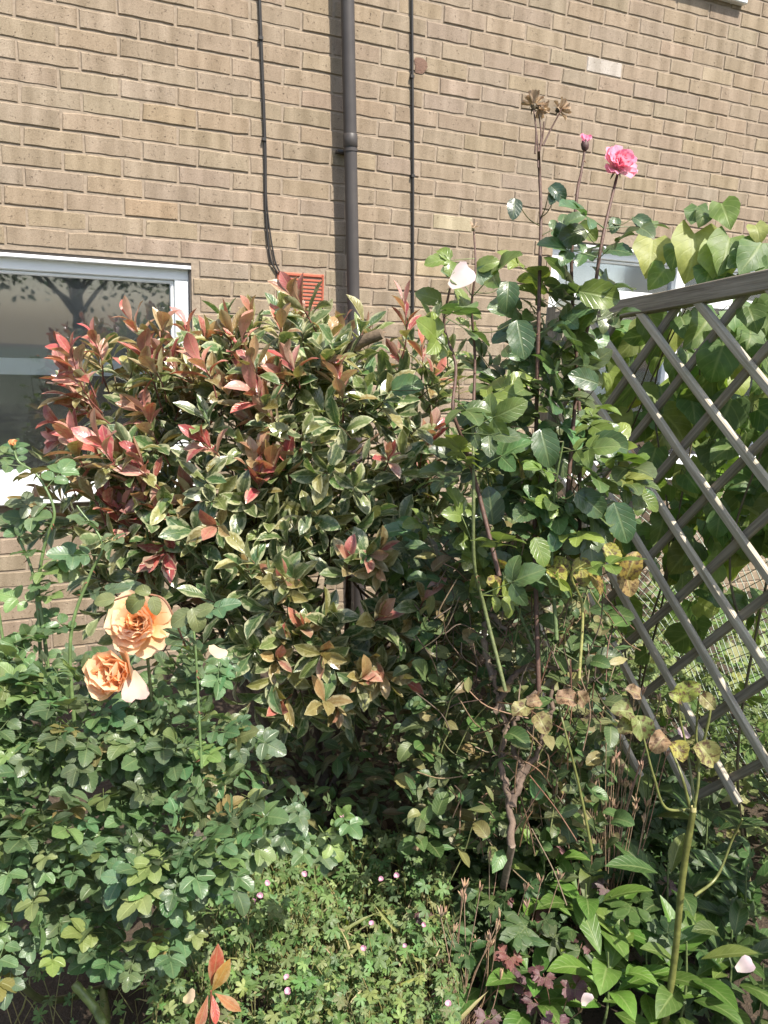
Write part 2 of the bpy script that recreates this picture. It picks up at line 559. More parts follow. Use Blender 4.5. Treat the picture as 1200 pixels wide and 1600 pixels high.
ground()
s_l = NT('lawn'); g_ = s_l.n('NewGeometry').outputs['Position']
c_l = s_l.mix(s_l.noise(3.0, g_, 5.0), (0.022, 0.038, 0.014, 1), (0.05, 0.075, 0.028, 1))
s_l.finish(s_l.n('BsdfPrincipled', ins={'Base Color': c_l, 'Roughness': 0.9, 'Normal': s_l.bump(s_l.noise(90.0, g_, 3.0), 0.8, 0.02)}).outputs[0], 'lawn')
lo = MB().add([(-50, -50, .034), (50, -50, .034), (50, .25, .034), (-50, .25, .034)], [(0, 1, 2, 3)]).build('lawn', MATS['lawn'])  # added out of view; its dark green tones the reflection in the panes
tag(lo, 'unseen lawn added as dark green ground for the window panes to mirror', 'lawn', kind='structure')

# ------------------------------------------------------------------ the house
house = root('brick_house', W0, 'tan brick house wall with white framed windows behind the shrubs', 'house', rz=WA)

lw_r, lw_t = at_wall(299, 411)
_, lw_b = at_wall(60, 776)
LW = (-3.2, lw_r, lw_b - 0.02, lw_t)
rw_l, rw_t = at_wall(866, 373)
_, rw_b = at_wall(925, 752)
RW = (rw_l, rw_l + 2.6, rw_b, rw_t)
OPEN = [LW, RW]
uw_r, uw_b = at_wall(1168, 6, 0.04)
vent_x0, vent_z1 = at_wall(433, 424)
vent_x1, _ = at_wall(506, 432)
VENT = (vent_x0, vent_x0 + 0.225, vent_z1 - 0.150, vent_z1)


def brick_template(L, k):
    r = random.Random(k)
    H = 0.0672
    j = lambda a: r.uniform(-a, a)
    top = [(-L / 2 + L * i / 4, H / 2) for i in range(5)]
    bot = [(L / 2 - L * i / 4, -H / 2) for i in range(5)]
    out = [(x + j(.0014), z + j(.0015)) for x, z in top + bot]
    n = len(out)
    if r.random() < 0.55:
        c = r.choice([0, 4, 5, 9]); x, z = out[c]; out[c] = (x * (1 - .05 * r.random()), z * (1 - .22 * r.random()))
    b = 0.0035
    V = [(x - math.copysign(b, x) if abs(x) > L * .4 else x, 0.0 + j(.0006), z - math.copysign(b, z)) for x, z in out]
    V += [(x, 0.004, z) for x, z in out] + [(x, 0.03, z) for x, z in out]
    F = [tuple(range(n))]
    for ring in (0, 1):
        F += [(ring * n + i, (ring + 1) * n + i, (ring + 1) * n + (i + 1) % n, ring * n + (i + 1) % n) for i in range(n)]
    return V, F


BR = []
for k in range(9):
    V, F = brick_template(0.2165, k)
    b = MB(); b.add(V, F)
    BR.append((V, F, b.mesh('brick', MATS['brick'], smooth=False)))


def brick_colour(px, py):
    base = np.array([0.368, 0.294, 0.218])
    c = base * (1 + rng.normal() * 0.034)
    c = c * np.array([1 + rng.normal() * .015, 1, 1 + rng.normal() * .03])
    for (sx, sy, col) in SPECIAL:
        if abs(px - sx) < 26 and abs(py - sy) < 11: c = np.array(col)
    return tuple(float(x) for x in c)


SPECIAL = [(703, 348, (0.50, 0.43, 0.30)), (1117, 327, (0.53, 0.47, 0.33)), (928, 103, (0.52, 0.47, 0.42)), (690, 428, (0.46, 0.37, 0.25)),
           (235, 328, (0.40, 0.30, 0.205)), (1125, 116, (0.44, 0.36, 0.26)), (860, 90, (0.52, 0.41, 0.28))]
bricks = []
for row in range(-36, 32):
    z = ZL + row * 0.075 + 0.0375
    if z < 0 or z > 5.0: continue
    shift = 0.0 if row % 2 else 0.1445
    for i in range(-13, 34):
        x = i * 0.225 + 0.1125 + shift - 0.225 * (row % 2 == 0)
        x0, x1 = x - 0.10825, x + 0.10825
        segs = [(x0, x1)]
        for (a, b_, c, d) in OPEN + [VENT]:
            if z + .03 > c and z - .03 < d:
                ns = []
                for (p, q) in segs:
                    if q < a - .008 or p > b_ + .008: ns.append((p, q)); continue
                    if p < a - .03: ns.append((p, a - .008))
                    if q > b_ + .03: ns.append((b_ + .008, q))
                segs = ns
        for (p, q) in segs: bricks.append(((p + q) / 2, z, q - p))
stuffb = MB()
vis = []
for (x, z, L) in bricks:
    P = W0 + WD * x + np.array([0, 0, z])
    q = project(P)[0]
    inside = -45 < q[0] < 1235 and -25 < q[1] < 560 and q[2] > 0
    low = -45 < q[0] < 210 and 770 < q[1] < 1010
    if q[1] > 440 and 420 < q[0] < 860: inside = False
    vis.append((inside or low, q))
nsel = 0
for (x, z, L), (ok, q) in zip(bricks, vis):
    col = brick_colour(q[0], q[1])
    vi = rng.integers(len(BR))
    dy = float(rng.normal() * 0.0010)
    if ok and nsel < 300:
        o = bpy.data.objects.new('brick', BR[vi][2]); link(o, house)
        o.location = (x, dy, z); o.scale = (L / 0.2165, 1, 1)
        o.rotation_euler = (0, float(rng.normal() * 0.004), 0)
        o.color = (*col, 1); nsel += 1
    else:
        V = np.array(BR[vi][0]) * np.array([L / 0.2165, 1, 1]) + np.array([x, dy, z])
        stuffb.add(V, BR[vi][1], None, (*col, 1))
print('bricks as parts', nsel, 'visible', sum(v[0] for v in vis))
so_ = stuffb.build('brickwork', MATS['brick'], house, smooth=False)
so_['kind'] = 'stuff'
# mortar behind the bricks, open at the windows
xe = sorted({-3.2, 7.6, *[v for o in OPEN for v in o[:2]]}); ze = sorted({-0.1, 5.0, *[v for o in OPEN for v in o[2:]]})
mb = MB()
for a, b_ in zip(xe, xe[1:]):
    for c, d in zip(ze, ze[1:]):
        if any(o[0] <= (a + b_) / 2 <= o[1] and o[2] <= (c + d) / 2 <= o[3] for o in OPEN): continue
        mb.box(a, b_, 0.0042, 0.22, c, d)
mb.build('mortar', MATS['mortar'], house, smooth=False)
# grazed patch beside the thick cable
px_, pz_ = at_wall(656, 103)
mb = MB()
V = [(px_, -0.006, pz_)] + [(px_ + 0.032 * math.cos(a) * (1 + .25 * math.sin(3 * a + 1)), -0.0025, pz_ + 0.042 * math.sin(a) * (1 + .2 * math.cos(2 * a))) for a in np.linspace(0, 2 * math.pi, 14, endpoint=False)]
mb.add(V, [(0, 1 + (i + 1) % 14, 1 + i) for i in range(14)])
mb.build('mortar_patch', MATS['patch'], house)


def bevel_box(mb, x0, x1, y0, y1, z0, z1, b=0.004):
    """box with chamfered front edges (front is y0)"""
    V = [(x0, y1, z0), (x1, y1, z0), (x1, y1, z1), (x0, y1, z1), (x0, y0 + b, z0), (x1, y0 + b, z0), (x1, y0 + b, z1), (x0, y0 + b, z1),
         (x0 + b, y0, z0 + b), (x1 - b, y0, z0 + b), (x1 - b, y0, z1 - b), (x0 + b, y0, z1 - b)]
    F = [(0, 3, 2, 1), (8, 9, 10, 11)]
    for r0 in (0, 4):
        F += [(r0 + i, r0 + (i + 1) % 4, r0 + 4 + (i + 1) % 4, r0 + 4 + i) for i in range(4)]
    return mb.add(V, F)


def window(W, transom=None, mullions=(), sill=True, yf=0.03):
    x0, x1, z0, z1 = W
    fw = 0.062
    fr = bpy.data.objects.new('window', None); link(fr, house)
    seal = MB(); seal.box(x0, x1, 0.012, yf + .004, z1 - 0.012, z1 - 0.001).box(x1 - 0.006, x1 - .001, 0.012, yf + .004, z0, z1 - .0125).box(x0 + .001, x0 + 0.006, 0.012, yf + .004, z0, z1 - .0125)
    seal.build('sealant', MATS['sealant'], fr, smooth=False)
    X0, X1, Z0, Z1 = x0 + 0.006, x1 - 0.006, z0 + (0.05 if sill else 0.005), z1 - 0.012
    m = MB()
    bevel_box(m, X0, X1, yf, yf + .07, Z1 - fw, Z1)
    bevel_box(m, X0, X1, yf, yf + .07, Z0, Z0 + fw)
    bevel_box(m, X0, X0 + fw, yf + .0005, yf + .07, Z0 + fw, Z1 - fw)
    bevel_box(m, X1 - fw, X1, yf + .0005, yf + .07, Z0 + fw, Z1 - fw)
    for xm in mullions: bevel_box(m, xm - .035, xm + .035, yf + .0008, yf + .07, Z0 + fw, Z1 - fw)
    if transom: bevel_box(m, X0 + fw, X1 - fw, yf + .001, yf + .07, transom - .03, transom + .03)
    # stepped glazing bead
    bd = .016
    bevel_box(m, X0 + fw, X1 - fw, yf + .014, yf + .06, Z1 - fw - bd, Z1 - fw, .006)
    bevel_box(m, X0 + fw, X1 - fw, yf + .014, yf + .06, Z0 + fw, Z0 + fw + bd, .006)
    bevel_box(m, X1 - fw - bd, X1 - fw, yf + .0145, yf + .06, Z0 + fw + bd, Z1 - fw - bd, .006)
    bevel_box(m, X0 + fw, X0 + fw + bd, yf + .0145, yf + .06, Z0 + fw + bd, Z1 - fw - bd, .006)
    m.build('frame', MATS['white_plastic'], fr, smooth=False)
    # drip strip over the head of the frame
    d = MB(); bevel_box(d, X0 - .003, X1 + .004, yf - .034, yf + .002, Z1 - .016, Z1 - .001, .003)
    d.build('drip_strip', MATS['white_plastic'], fr, smooth=False)
    edges = [X0 + fw, *[v for xm in mullions for v in (xm - .035, xm + .035)], X1 - fw]
    zs = [Z0 + fw, Z1 - fw] if not transom else [Z0 + fw, transom - .03, transom + .03, Z1 - fw]
    for a, b_ in zip(edges[::2], edges[1::2]):
        for c, e in zip(zs[::2], zs[1::2]):
            g = MB(); g.box(a - .005, b_ + .005, yf + .038, yf + .044, c - .005, e + .005)
            g.build('pane', MATS['window_glass'], fr, smooth=False)
    if sill:
        s_ = MB(); bevel_box(s_, x0 - .0, x1 + .0, -.055, yf + .072, z0 - .004, z0 + .047, .006)
        s_.build('sill', MATS['white_plastic'], fr, smooth=False)
    # the room behind the glass
    rm = MB(); D = 2.4
    V = [(x, y, z) for x in (x0 - .6, x1 + .6) for y in (0.24, D) for z in (z0 - .8, z1 + .3)]
    rm.add(V, [(2, 3, 7, 6), (0, 1, 3, 2), (4, 6, 7, 5), (0, 2, 6, 4), (1, 5, 7, 3)])
    rm.build('room', MATS['dark_room'], fr, smooth=False)
    return fr


w1 = window(LW)
bx, bz = at_wall(60, 586, -0.13)
_, bz2 = at_wall(60, 560, -0.13)
m = MB(); m.box(LW[0], LW[1] - .08, 0.150, 0.156, bz2, LW[3] + .1); m.build('blind', MATS['blind'], w1, smooth=False)
m = MB(); m.box(LW[0], LW[1] - .08, 0.140, 0.166, bz, bz2 - .001); m.build('pale_bar', MATS['pale_bar'], w1, smooth=False)  # plain pale bar across the pane just below the blind
_, tz = at_wall(960, 462)
w2 = window(RW, transom=tz, mullions=(RW[0] + .92, RW[0] + 1.75))
m = MB()
for i in range(60):
    xa = RW[0] + i * .043
    m.add([(xa, .17 + .012 * (i % 2), RW[2]), (xa + .043, .17 + .012 * ((i + 1) % 2), RW[2]), (xa + .043, .17 + .012 * ((i + 1) % 2), RW[3]), (xa, .17 + .012 * (i % 2), RW[3])], [(0, 1, 2, 3)])
m.build('net_curtain', MATS['net_curtain'], w2)
# the sill of the window upstairs
m = MB(); bevel_box(m, uw_r - 1.6, uw_r, -.042, .05, uw_b, uw_b + .035, .004)
up = m.build('upper_window_sill', MATS['white_plastic'], house, smooth=False)

# drainpipe (slightly out of plumb)
PO = .072
xt, zt = at_wall(543, 0, PO); xb, zb = at_wall(553, 500, PO)
zc = at_wall(549, 226, PO)[1]
px_at = lambda z: xb + (xt - xb) * (z - zb) / (zt - zb)
pr = root('drainpipe', W0, 'dark grey plastic drainpipe running down the brick wall', 'drainpipe', rz=WA)
pt_ = lambda z: (px_at(z), -PO, z)
m = MB(); m.tube([pt_(z) for z in (.1, 1.0, zc)], .0290, 24); m.build('pipe', MATS['pipe_grey'], pr)
m = MB(); m.tube([pt_(z) for z in (zc + .003, 3.0, 4.9)], .0295, 24); m.build('pipe', MATS['pipe_grey'], pr)
m = MB(); m.tube([pt_(z) for z in (zc - .012, zc - .010, zc + .040, zc + .042)], [.0305, .0325, .0325, .0305], 24); m.build('collar', MATS['pipe_grey'], pr)
m = MB(); m.tube([pt_(zc - .030), pt_(zc - .018)], .0320, 24); m.box(px_at(zc) - .045, px_at(zc) + .045, -.035, -.002, zc - .03, zc - .018)
m.build('bracket', MATS['pipe_grey'], pr)

# cables
def wall_pts(P, off=.008):
    return [np.array([*at_wall(x, y, off)]) for x, y in P]


def cable(name, px, rad, label, clips):
    L = [(p[0], -.009, p[1]) for p in wall_pts(px)]
    L = [(L[0][0] + (L[0][0] - L[1][0]) * (4.9 - L[0][2]) / (L[0][2] - L[1][2]), -.009, 4.9)] + L
    r_ = root(name, W0, label, 'cable', 'cables clipped to the brick wall', rz=WA)
    m = MB(); m.tube(curve(L, 6), rad, 8); m.build('cord', MATS['cable_black'], r_)
    for (x, y) in clips:
        a, b_ = at_wall(x, y, .008)
        m = MB(); m.box(a - .010, a + .007, -.018, 0.0, b_ - .006, b_ + .006); m.build('clip', MATS['cable_black'], r_, smooth=False)


cable('cable', [(405, 5), (413, 218), (415, 330), (422, 402), (434, 427)], .0042, 'thin black cable curving into the terracotta vent, running flat on the bricks', [(413, 218), (408, 60)])
cable('cable', [(407, 5), (415, 218), (417, 320), (428, 400), (438, 428)], .0036, 'thinner twin of the black cable into the terracotta vent, bowed outwards at its end', [])
cable('cable', [(643.5, 2), (645, 260), (645, 520)], .0066, 'thick black cable running straight down between drainpipe and rose', [(645, 275), (644, 120)])

# air vent
vx0, vx1, vz0, vz1 = VENT
ar = root('air_vent', W0 + WD * vx0 + np.array([0, 0, vz0]), 'red terracotta louvred air vent set in the brick wall', 'vent', rz=WA)
vw, vh = vx1 - vx0, vz1 - vz0
m = MB(); m.box(0.002, vw - .002, .03, .034, 0.002, vh - .002); m.build('backing', MATS['vent_shade'], ar, smooth=False)
m = MB(); bevel_box(m, 0, .010, -.004, .029, 0, vh); bevel_box(m, vw - .010, vw, -.004, .029, 0, vh); bevel_box(m, .0105, vw - .0105, -.0035, .029, vh - .016, vh - .0005); bevel_box(m, .0105, vw - .0105, -.0035, .029, 0.0005, .012)
m.build('frame', MATS['terracotta'], ar, smooth=False)
for k in range(7):
    z = .018 + k * .0165
    m = MB(); m.add([(0.0105, .0, z), (vw - .0105, .0, z), (vw - .0105, .0, z + .008), (.0105, .0, z + .008), (.0105, .028, z + .006), (vw - .0105, .028, z + .006), (vw - .0105, .028, z + .013), (.0105, .028, z + .013)],
          [(0, 1, 2, 3), (4, 7, 6, 5), (0, 4, 5, 1), (3, 2, 6, 7), (0, 3, 7, 4), (1, 5, 6, 2)])
    m.build('slat', MATS['terracotta'], ar, smooth=False)

# ------------------------------------------------------------------ trellis fence, square to the house
TT = np.array([-math.sin(WA), math.cos(WA), 0]); TN = np.array([math.cos(WA), math.sin(WA), 0]); TD = 1.623
TILT = 0.100                                     # the old panel leans down towards the house


def trellis_point(u, v, off=0.0):
    return CAM + TN * (TD + off) + TT * u + np.array([0, 0, v])


tr = root('trellis_fence', trellis_point(1.5, -EYE), 'weathered grey diagonal lattice fence panel with a brown top rail', 'trellis', rz=WA + math.pi / 2)


def slat(name, A, B, wid, thick, off, mat, parent=None, base=None, jitter=0.0015):
    """timber bar between two trellis-plane points; x along the bar, chamfered edges"""
    parent = parent or tr
    base = np.asarray(parent.location) if base is None else base
    a, b = trellis_point(*A, off), trellis_point(*B, off)
    L = np.linalg.norm(b - a); d = (b - a) / L
    k = np.cross(TN, d)
    n = max(2, int(L / .12)); c = 0.003
    sec = [(-wid / 2 + c, -thick / 2), (wid / 2 - c, -thick / 2), (wid / 2, -thick / 2 + c), (wid / 2, thick / 2 - c), (wid / 2 - c, thick / 2), (-wid / 2 + c, thick / 2), (-wid / 2, thick / 2 - c), (-wid / 2, -thick / 2 + c)]
    V = []
    ph = rng.uniform(0, 6)
    for i in range(n + 1):
        w = 0.0030 * math.sin(ph + i * .7)
        for (s_, t_) in sec: V.append((-L / 2 + L * i / n, s_ + w + rng.normal() * jitter * .3, t_ + rng.normal() * jitter * .3))
    F = [(i * 8 + j, i * 8 + (j + 1) % 8, (i + 1) * 8 + (j + 1) % 8, (i + 1) * 8 + j) for i in range(n) for j in range(8)]
    F += [tuple(range(8))[::-1], tuple(n * 8 + j for j in range(8))]
    o = MB().add(V, F).build(name, MATS[mat], parent, smooth=False)
    Mx = np.eye(4); Mx[:3, 0] = d; Mx[:3, 1] = k; Mx[:3, 2] = np.cross(d, k); Mx[:3, 3] = (a + b) / 2
    o.matrix_world = Matrix(Mx.tolist())
    o.matrix_parent_inverse = Matrix.Identity(4)
    o.matrix_local = parent_matrix(parent).inverted() @ Matrix(Mx.tolist())
    return o


def parent_matrix(p):
    return Matrix.Translation(p.location) @ p.rotation_euler.to_matrix().to_4x4()


U0, U1 = 0.55, 2.26


def topv(u): return 0.171 - TILT * (u - 1.413)


def botv(u): return topv(u) - 1.40 - 0.06 * math.sin(u * 9)


def clip_line(m_, c_):
    """part of the line v=m u+c between the rails"""
    us = np.linspace(U0 + .02, U1 - .02, 400)
    ok = [u for u in us if botv(u) < m_ * u + c_ < topv(u) + .012]
    return (ok[0], ok[-1]) if len(ok) > 12 else None


for k in range(-7, 10):
    c_ = -1.156 - k * .2 + 0.006 * math.sin(k * 3.3)
    q = clip_line(.785, c_)
    if q: slat('slat', (q[0], .785 * q[0] + c_), (q[1],   .785 * q[1] + c_), .0235, .0165, -.010, 'grey_timber')
for k in range(-6, 13):
    c_ = 1.888 - k * .2445 + 0.006 * math.sin(k * 2.1)
    q = clip_line(-1.165, c_)
    if q: slat('slat', (q[0], -1.165 * q[0] + c_), (q[1], -1.165 * q[1] + c_), .0235, .0165, .0095, 'brown_timber')
slat('top_rail', (U0, topv(U0)), (U1, topv(U1)), .050, .046, 0.0, 'brown_timber')
slat('post', (U1 + .03, -EYE - .1), (U1 + .03, topv(U1) + .04), .06, .06, 0.012, 'brown_timber')
slat('post', (U0 - .04, -EYE - .1), (U0 - .04, topv(U0) + .06), .07, .07, 0.012, 'brown_timber')

# green plastic netting behind the lattice
nr = root('garden_netting', trellis_point(1.6, -EYE, .5), 'pale green square plastic netting sagging behind the lattice fence', 'netting')
m = MB()
nb_ = np.asarray(nr.location)
def net_pt(s_, t_):
    u = .75 + s_ * 1.7; v = -1.5 + t_ * 1.05
    return trellis_point(u, v, .30 + .30 * (1 - t_) + .05 * math.sin(s_ * 7 + t_ * 4) ) + np.array([0, 0, .04 * math.sin(s_ * 11)])
for k in range(-44, 66):
    for sg in (1, -1):
        P = []
        for t_ in np.linspace(0, 1, 16):
            s_ = k * .0165 * 1.7 + (t_ if sg > 0 else -t_) * .62
            if 0 <= s_ <= 1: P.append(net_pt(s_, t_) - nb_)
        if len(P) > 2: m.tube(P, .0016, 3, cap=False)
m.build('mesh', MATS['netting'], nr)

# ================================================================== plants
CAMD = lambda p: unit(CAM - p)


def compound(nleaf, seed, W=0.74, sizes=(.44, .36, .29), bend=.45):
    """rose leaf: a terminal leaflet and opposite pairs on a thin stalk, one template"""
    r = random.Random(seed)
    b = MB()
    b.tube([(0, 0, 0), (0, .3, .012), (0, .6, 0)], [.010, .008, .006], 4, cap=False)
    b.uv[-1][:] = (.5, .5)
    spots = [(0, .56, 0, sizes[0])]
    for k in range((nleaf - 1) // 2):
        for sg in (-1, 1): spots.append((sg * .012, .52 - k * .24 + r.uniform(-.02, .02), sg * R(r.uniform(58, 80)), sizes[k + 1] * r.uniform(.9, 1.08)))
    for (x, y, a, L) in spots:
        v, f, uv = leaf_template(ovate, W, fold=r.uniform(.12, .34), bend=bend * r.uniform(.4, 1.6), nl=10, serr=.05, wave=r.uniform(0, .14), cross=(-1, -.55, 0, .55, 1), ph=r.uniform(0, 6))
        v = v * L
        ca, sa = math.cos(-a), math.sin(-a)
        ro = r.uniform(-.35, .35)
        v = np.stack([v[:, 0] * math.cos(ro) + v[:, 2] * math.sin(ro), v[:, 1], -v[:, 0] * math.sin(ro) + v[:, 2] * math.cos(ro)], 1)
        v = np.stack([v[:, 0] * ca - v[:, 1] * sa, v[:, 0] * sa + v[:, 1] * ca, v[:, 2]], 1) + np.array([x, y, 0])
        b.add(v, f, uv)
    return np.concatenate(b.v), b.f, np.concatenate(b.uv)


def palmate(lobes, seed, depth=.55, teeth=2, spread=R(300), droop=.25):
    """cut leaf, fan from the stalk; unit radius along +y"""
    r = random.Random(seed)
    V = [(0, 0, 0)]; UV = [(.5, 0)]
    n = lobes * 2 * teeth
    for i in range(n + 1):
        a = -spread / 2 + spread * i / n
        ph = (i / (2 * teeth)) % 1
        main = abs(math.sin(math.pi * (i / n) * lobes)) ** .7
        rad = (1 - depth) + depth * main + (.12 if i % 2 else -.07) * main
        rad *= .72 + .28 * math.cos(a * .5) + r.uniform(-.05, .05)
        V.append((rad * math.sin(a), rad * math.cos(a), .10 * rad * math.sin(5 * a + seed) - droop * rad * rad))
        UV.append((.5 + .5 * math.sin(math.pi * lobes * i / n), min(1, rad)))
    return np.array(V), [(0, i + 2, i + 1) for i in range(n)], np.array(UV)


PHOT = [leaf_template(obov, w, fold=f, bend=b, nl=6, wave=wv, twist=tw, ph=k) for k, (w, f, b, wv, tw) in enumerate([(.36, .35, .5, .05, 0), (.40, .25, .9, .08, .3), (.32, .45, .2, .03, -.3), (.38, .30, 1.3, .10, .2), (.34, .5, -.3, .05, -.15), (.42, .2, .7, .14, .1)])]
ROSE5 = [compound(5, k) for k in range(5)] + [compound(7, 20 + k, sizes=(.36, .32, .28, .23)) for k in range(2)]
ROSE3 = [compound(5, 40 + k, W=.66, sizes=(.50, .40, .30), bend=.6) for k in range(3)] + [compound(3, 50 + k, W=.68, sizes=(.52, .42), bend=.8) for k in range(3)]
ROSE1 = [leaf_template(ovate, .68, fold=.2 + .1 * k, bend=.4 + .35 * k, nl=12, serr=.04, wave=.08, ph=k) for k in range(3)]
CRUMP = [leaf_template(ovate, .80, fold=.30 + .1 * k, bend=.7 + .5 * k, nl=9, serr=.04, wave=.32, ph=k * 2, twist=.3 * (k - 1)) for k in range(3)]
HEART = [leaf_template(heart, .92, fold=f, bend=b, nl=9, wave=.20, cord=.16, ph=k, serr=.02) for k, (f, b) in enumerate([(.15, .6), (.3, 1.1), (.05, .3), (.22, 1.5)])]
LANCE = [leaf_template(lance, w, fold=f, bend=b, nl=7, wave=wv, ph=k, twist=tw) for k, (w, f, b, wv, tw) in enumerate([(.36, .3, .6, .05, 0), (.42, .2, 1.0, .08, .2), (.32, .4, .3, .04, -.2), (.46, .25, 1.4, .1, .1)])]
GERAN = [palmate(5, k, depth=.66, teeth=3, droop=.2 + .1 * k) for k in range(4)]
COLUM = [palmate(3, 10 + k, depth=.45, teeth=4, spread=R(250), droop=.15) for k in range(3)]
SMALL = [leaf_template(lance, .34, fold=.2, bend=.5, nl=3, cross=(-1, 0, 1)), leaf_template(ovate, .55, fold=.25, bend=.7, nl=3, cross=(-1, 0, 1)), leaf_template(lance, .16, fold=.2, bend=.9, nl=4, cross=(-1, 0, 1))]


def shoot(fol, twigs, pos, axis, length, nleaf, size, palette, young, alpha=.85, side=None, force=False):
    """leafy shoot: spiral leaves with the young ones at its tip; palette(k) gives the colour for 0 old .. 1 young"""
    axis = unit(axis)
    x = unit(np.cross(axis, rdir())); y = np.cross(axis, x)
    bow = rdir() * length * .12
    line = np.array([pos + axis * length * t + bow * math.sin(t * 3.0) for t in np.linspace(0, 1, 5)])
    twigs.tube(line, np.linspace(.0024, .0014, 5), 4, (.16, .055, .04, 1) if young > .5 else (.12, .085, .05, 1), cap=False)
    a0 = rng.uniform(0, 6.3)
    for k in range(nleaf):
        t = (k + .5) / nleaf
        a = a0 + k * 2.4
        el = (R(72) * (1 - t) + R(24) * t if young < .5 else R(60) * (1 - t) + R(14) * t) + rng.normal() * .16
        rad = x * math.cos(a) + y * math.sin(a)
        d = axis * math.cos(el) + rad * math.sin(el) + np.array([0, 0, -.12])
        n = axis * math.sin(el) - rad * math.cos(el) + rdir() * .28
        p = pos + axis * length * (.25 + .75 * t) + bow * math.sin((.25 + .75 * t) * 3.0)
        s = size * (1.0 - .18 * t * (young > .5)) * rng.uniform(.78, 1.15)
        fol.put(d, n, s, p, palette(t), alpha if t < .75 or young < .5 else alpha * .25, force=force)


# ---------------------------------------------------------------- variegated red-tipped shrub
def green_pal(t):
    k = rng.random()
    if k < .18: return jit((.23, .22, .085))
    if k < .38: return jit((.155, .195, .07))
    return jit((.080, .130, .052), .3)


def bronze_pal(t):
    if t < .30: return jit((.095, .13, .05), .25)
    if t < .55: return jit((.22, .175, .075), .22)
    k = rng.random()
    if k < .40: return jit((.34, .165, .12), .22)
    return jit((.31, .205, .10), .22) if k < .75 else jit((.40, .125, .11), .2)


def red_pal(t):
    if t < .25: return jit((.21, .16, .06), .2)
    return jit((.36, .075, .082), .28) if rng.random() < .55 else jit((.45, .21, .19), .22)


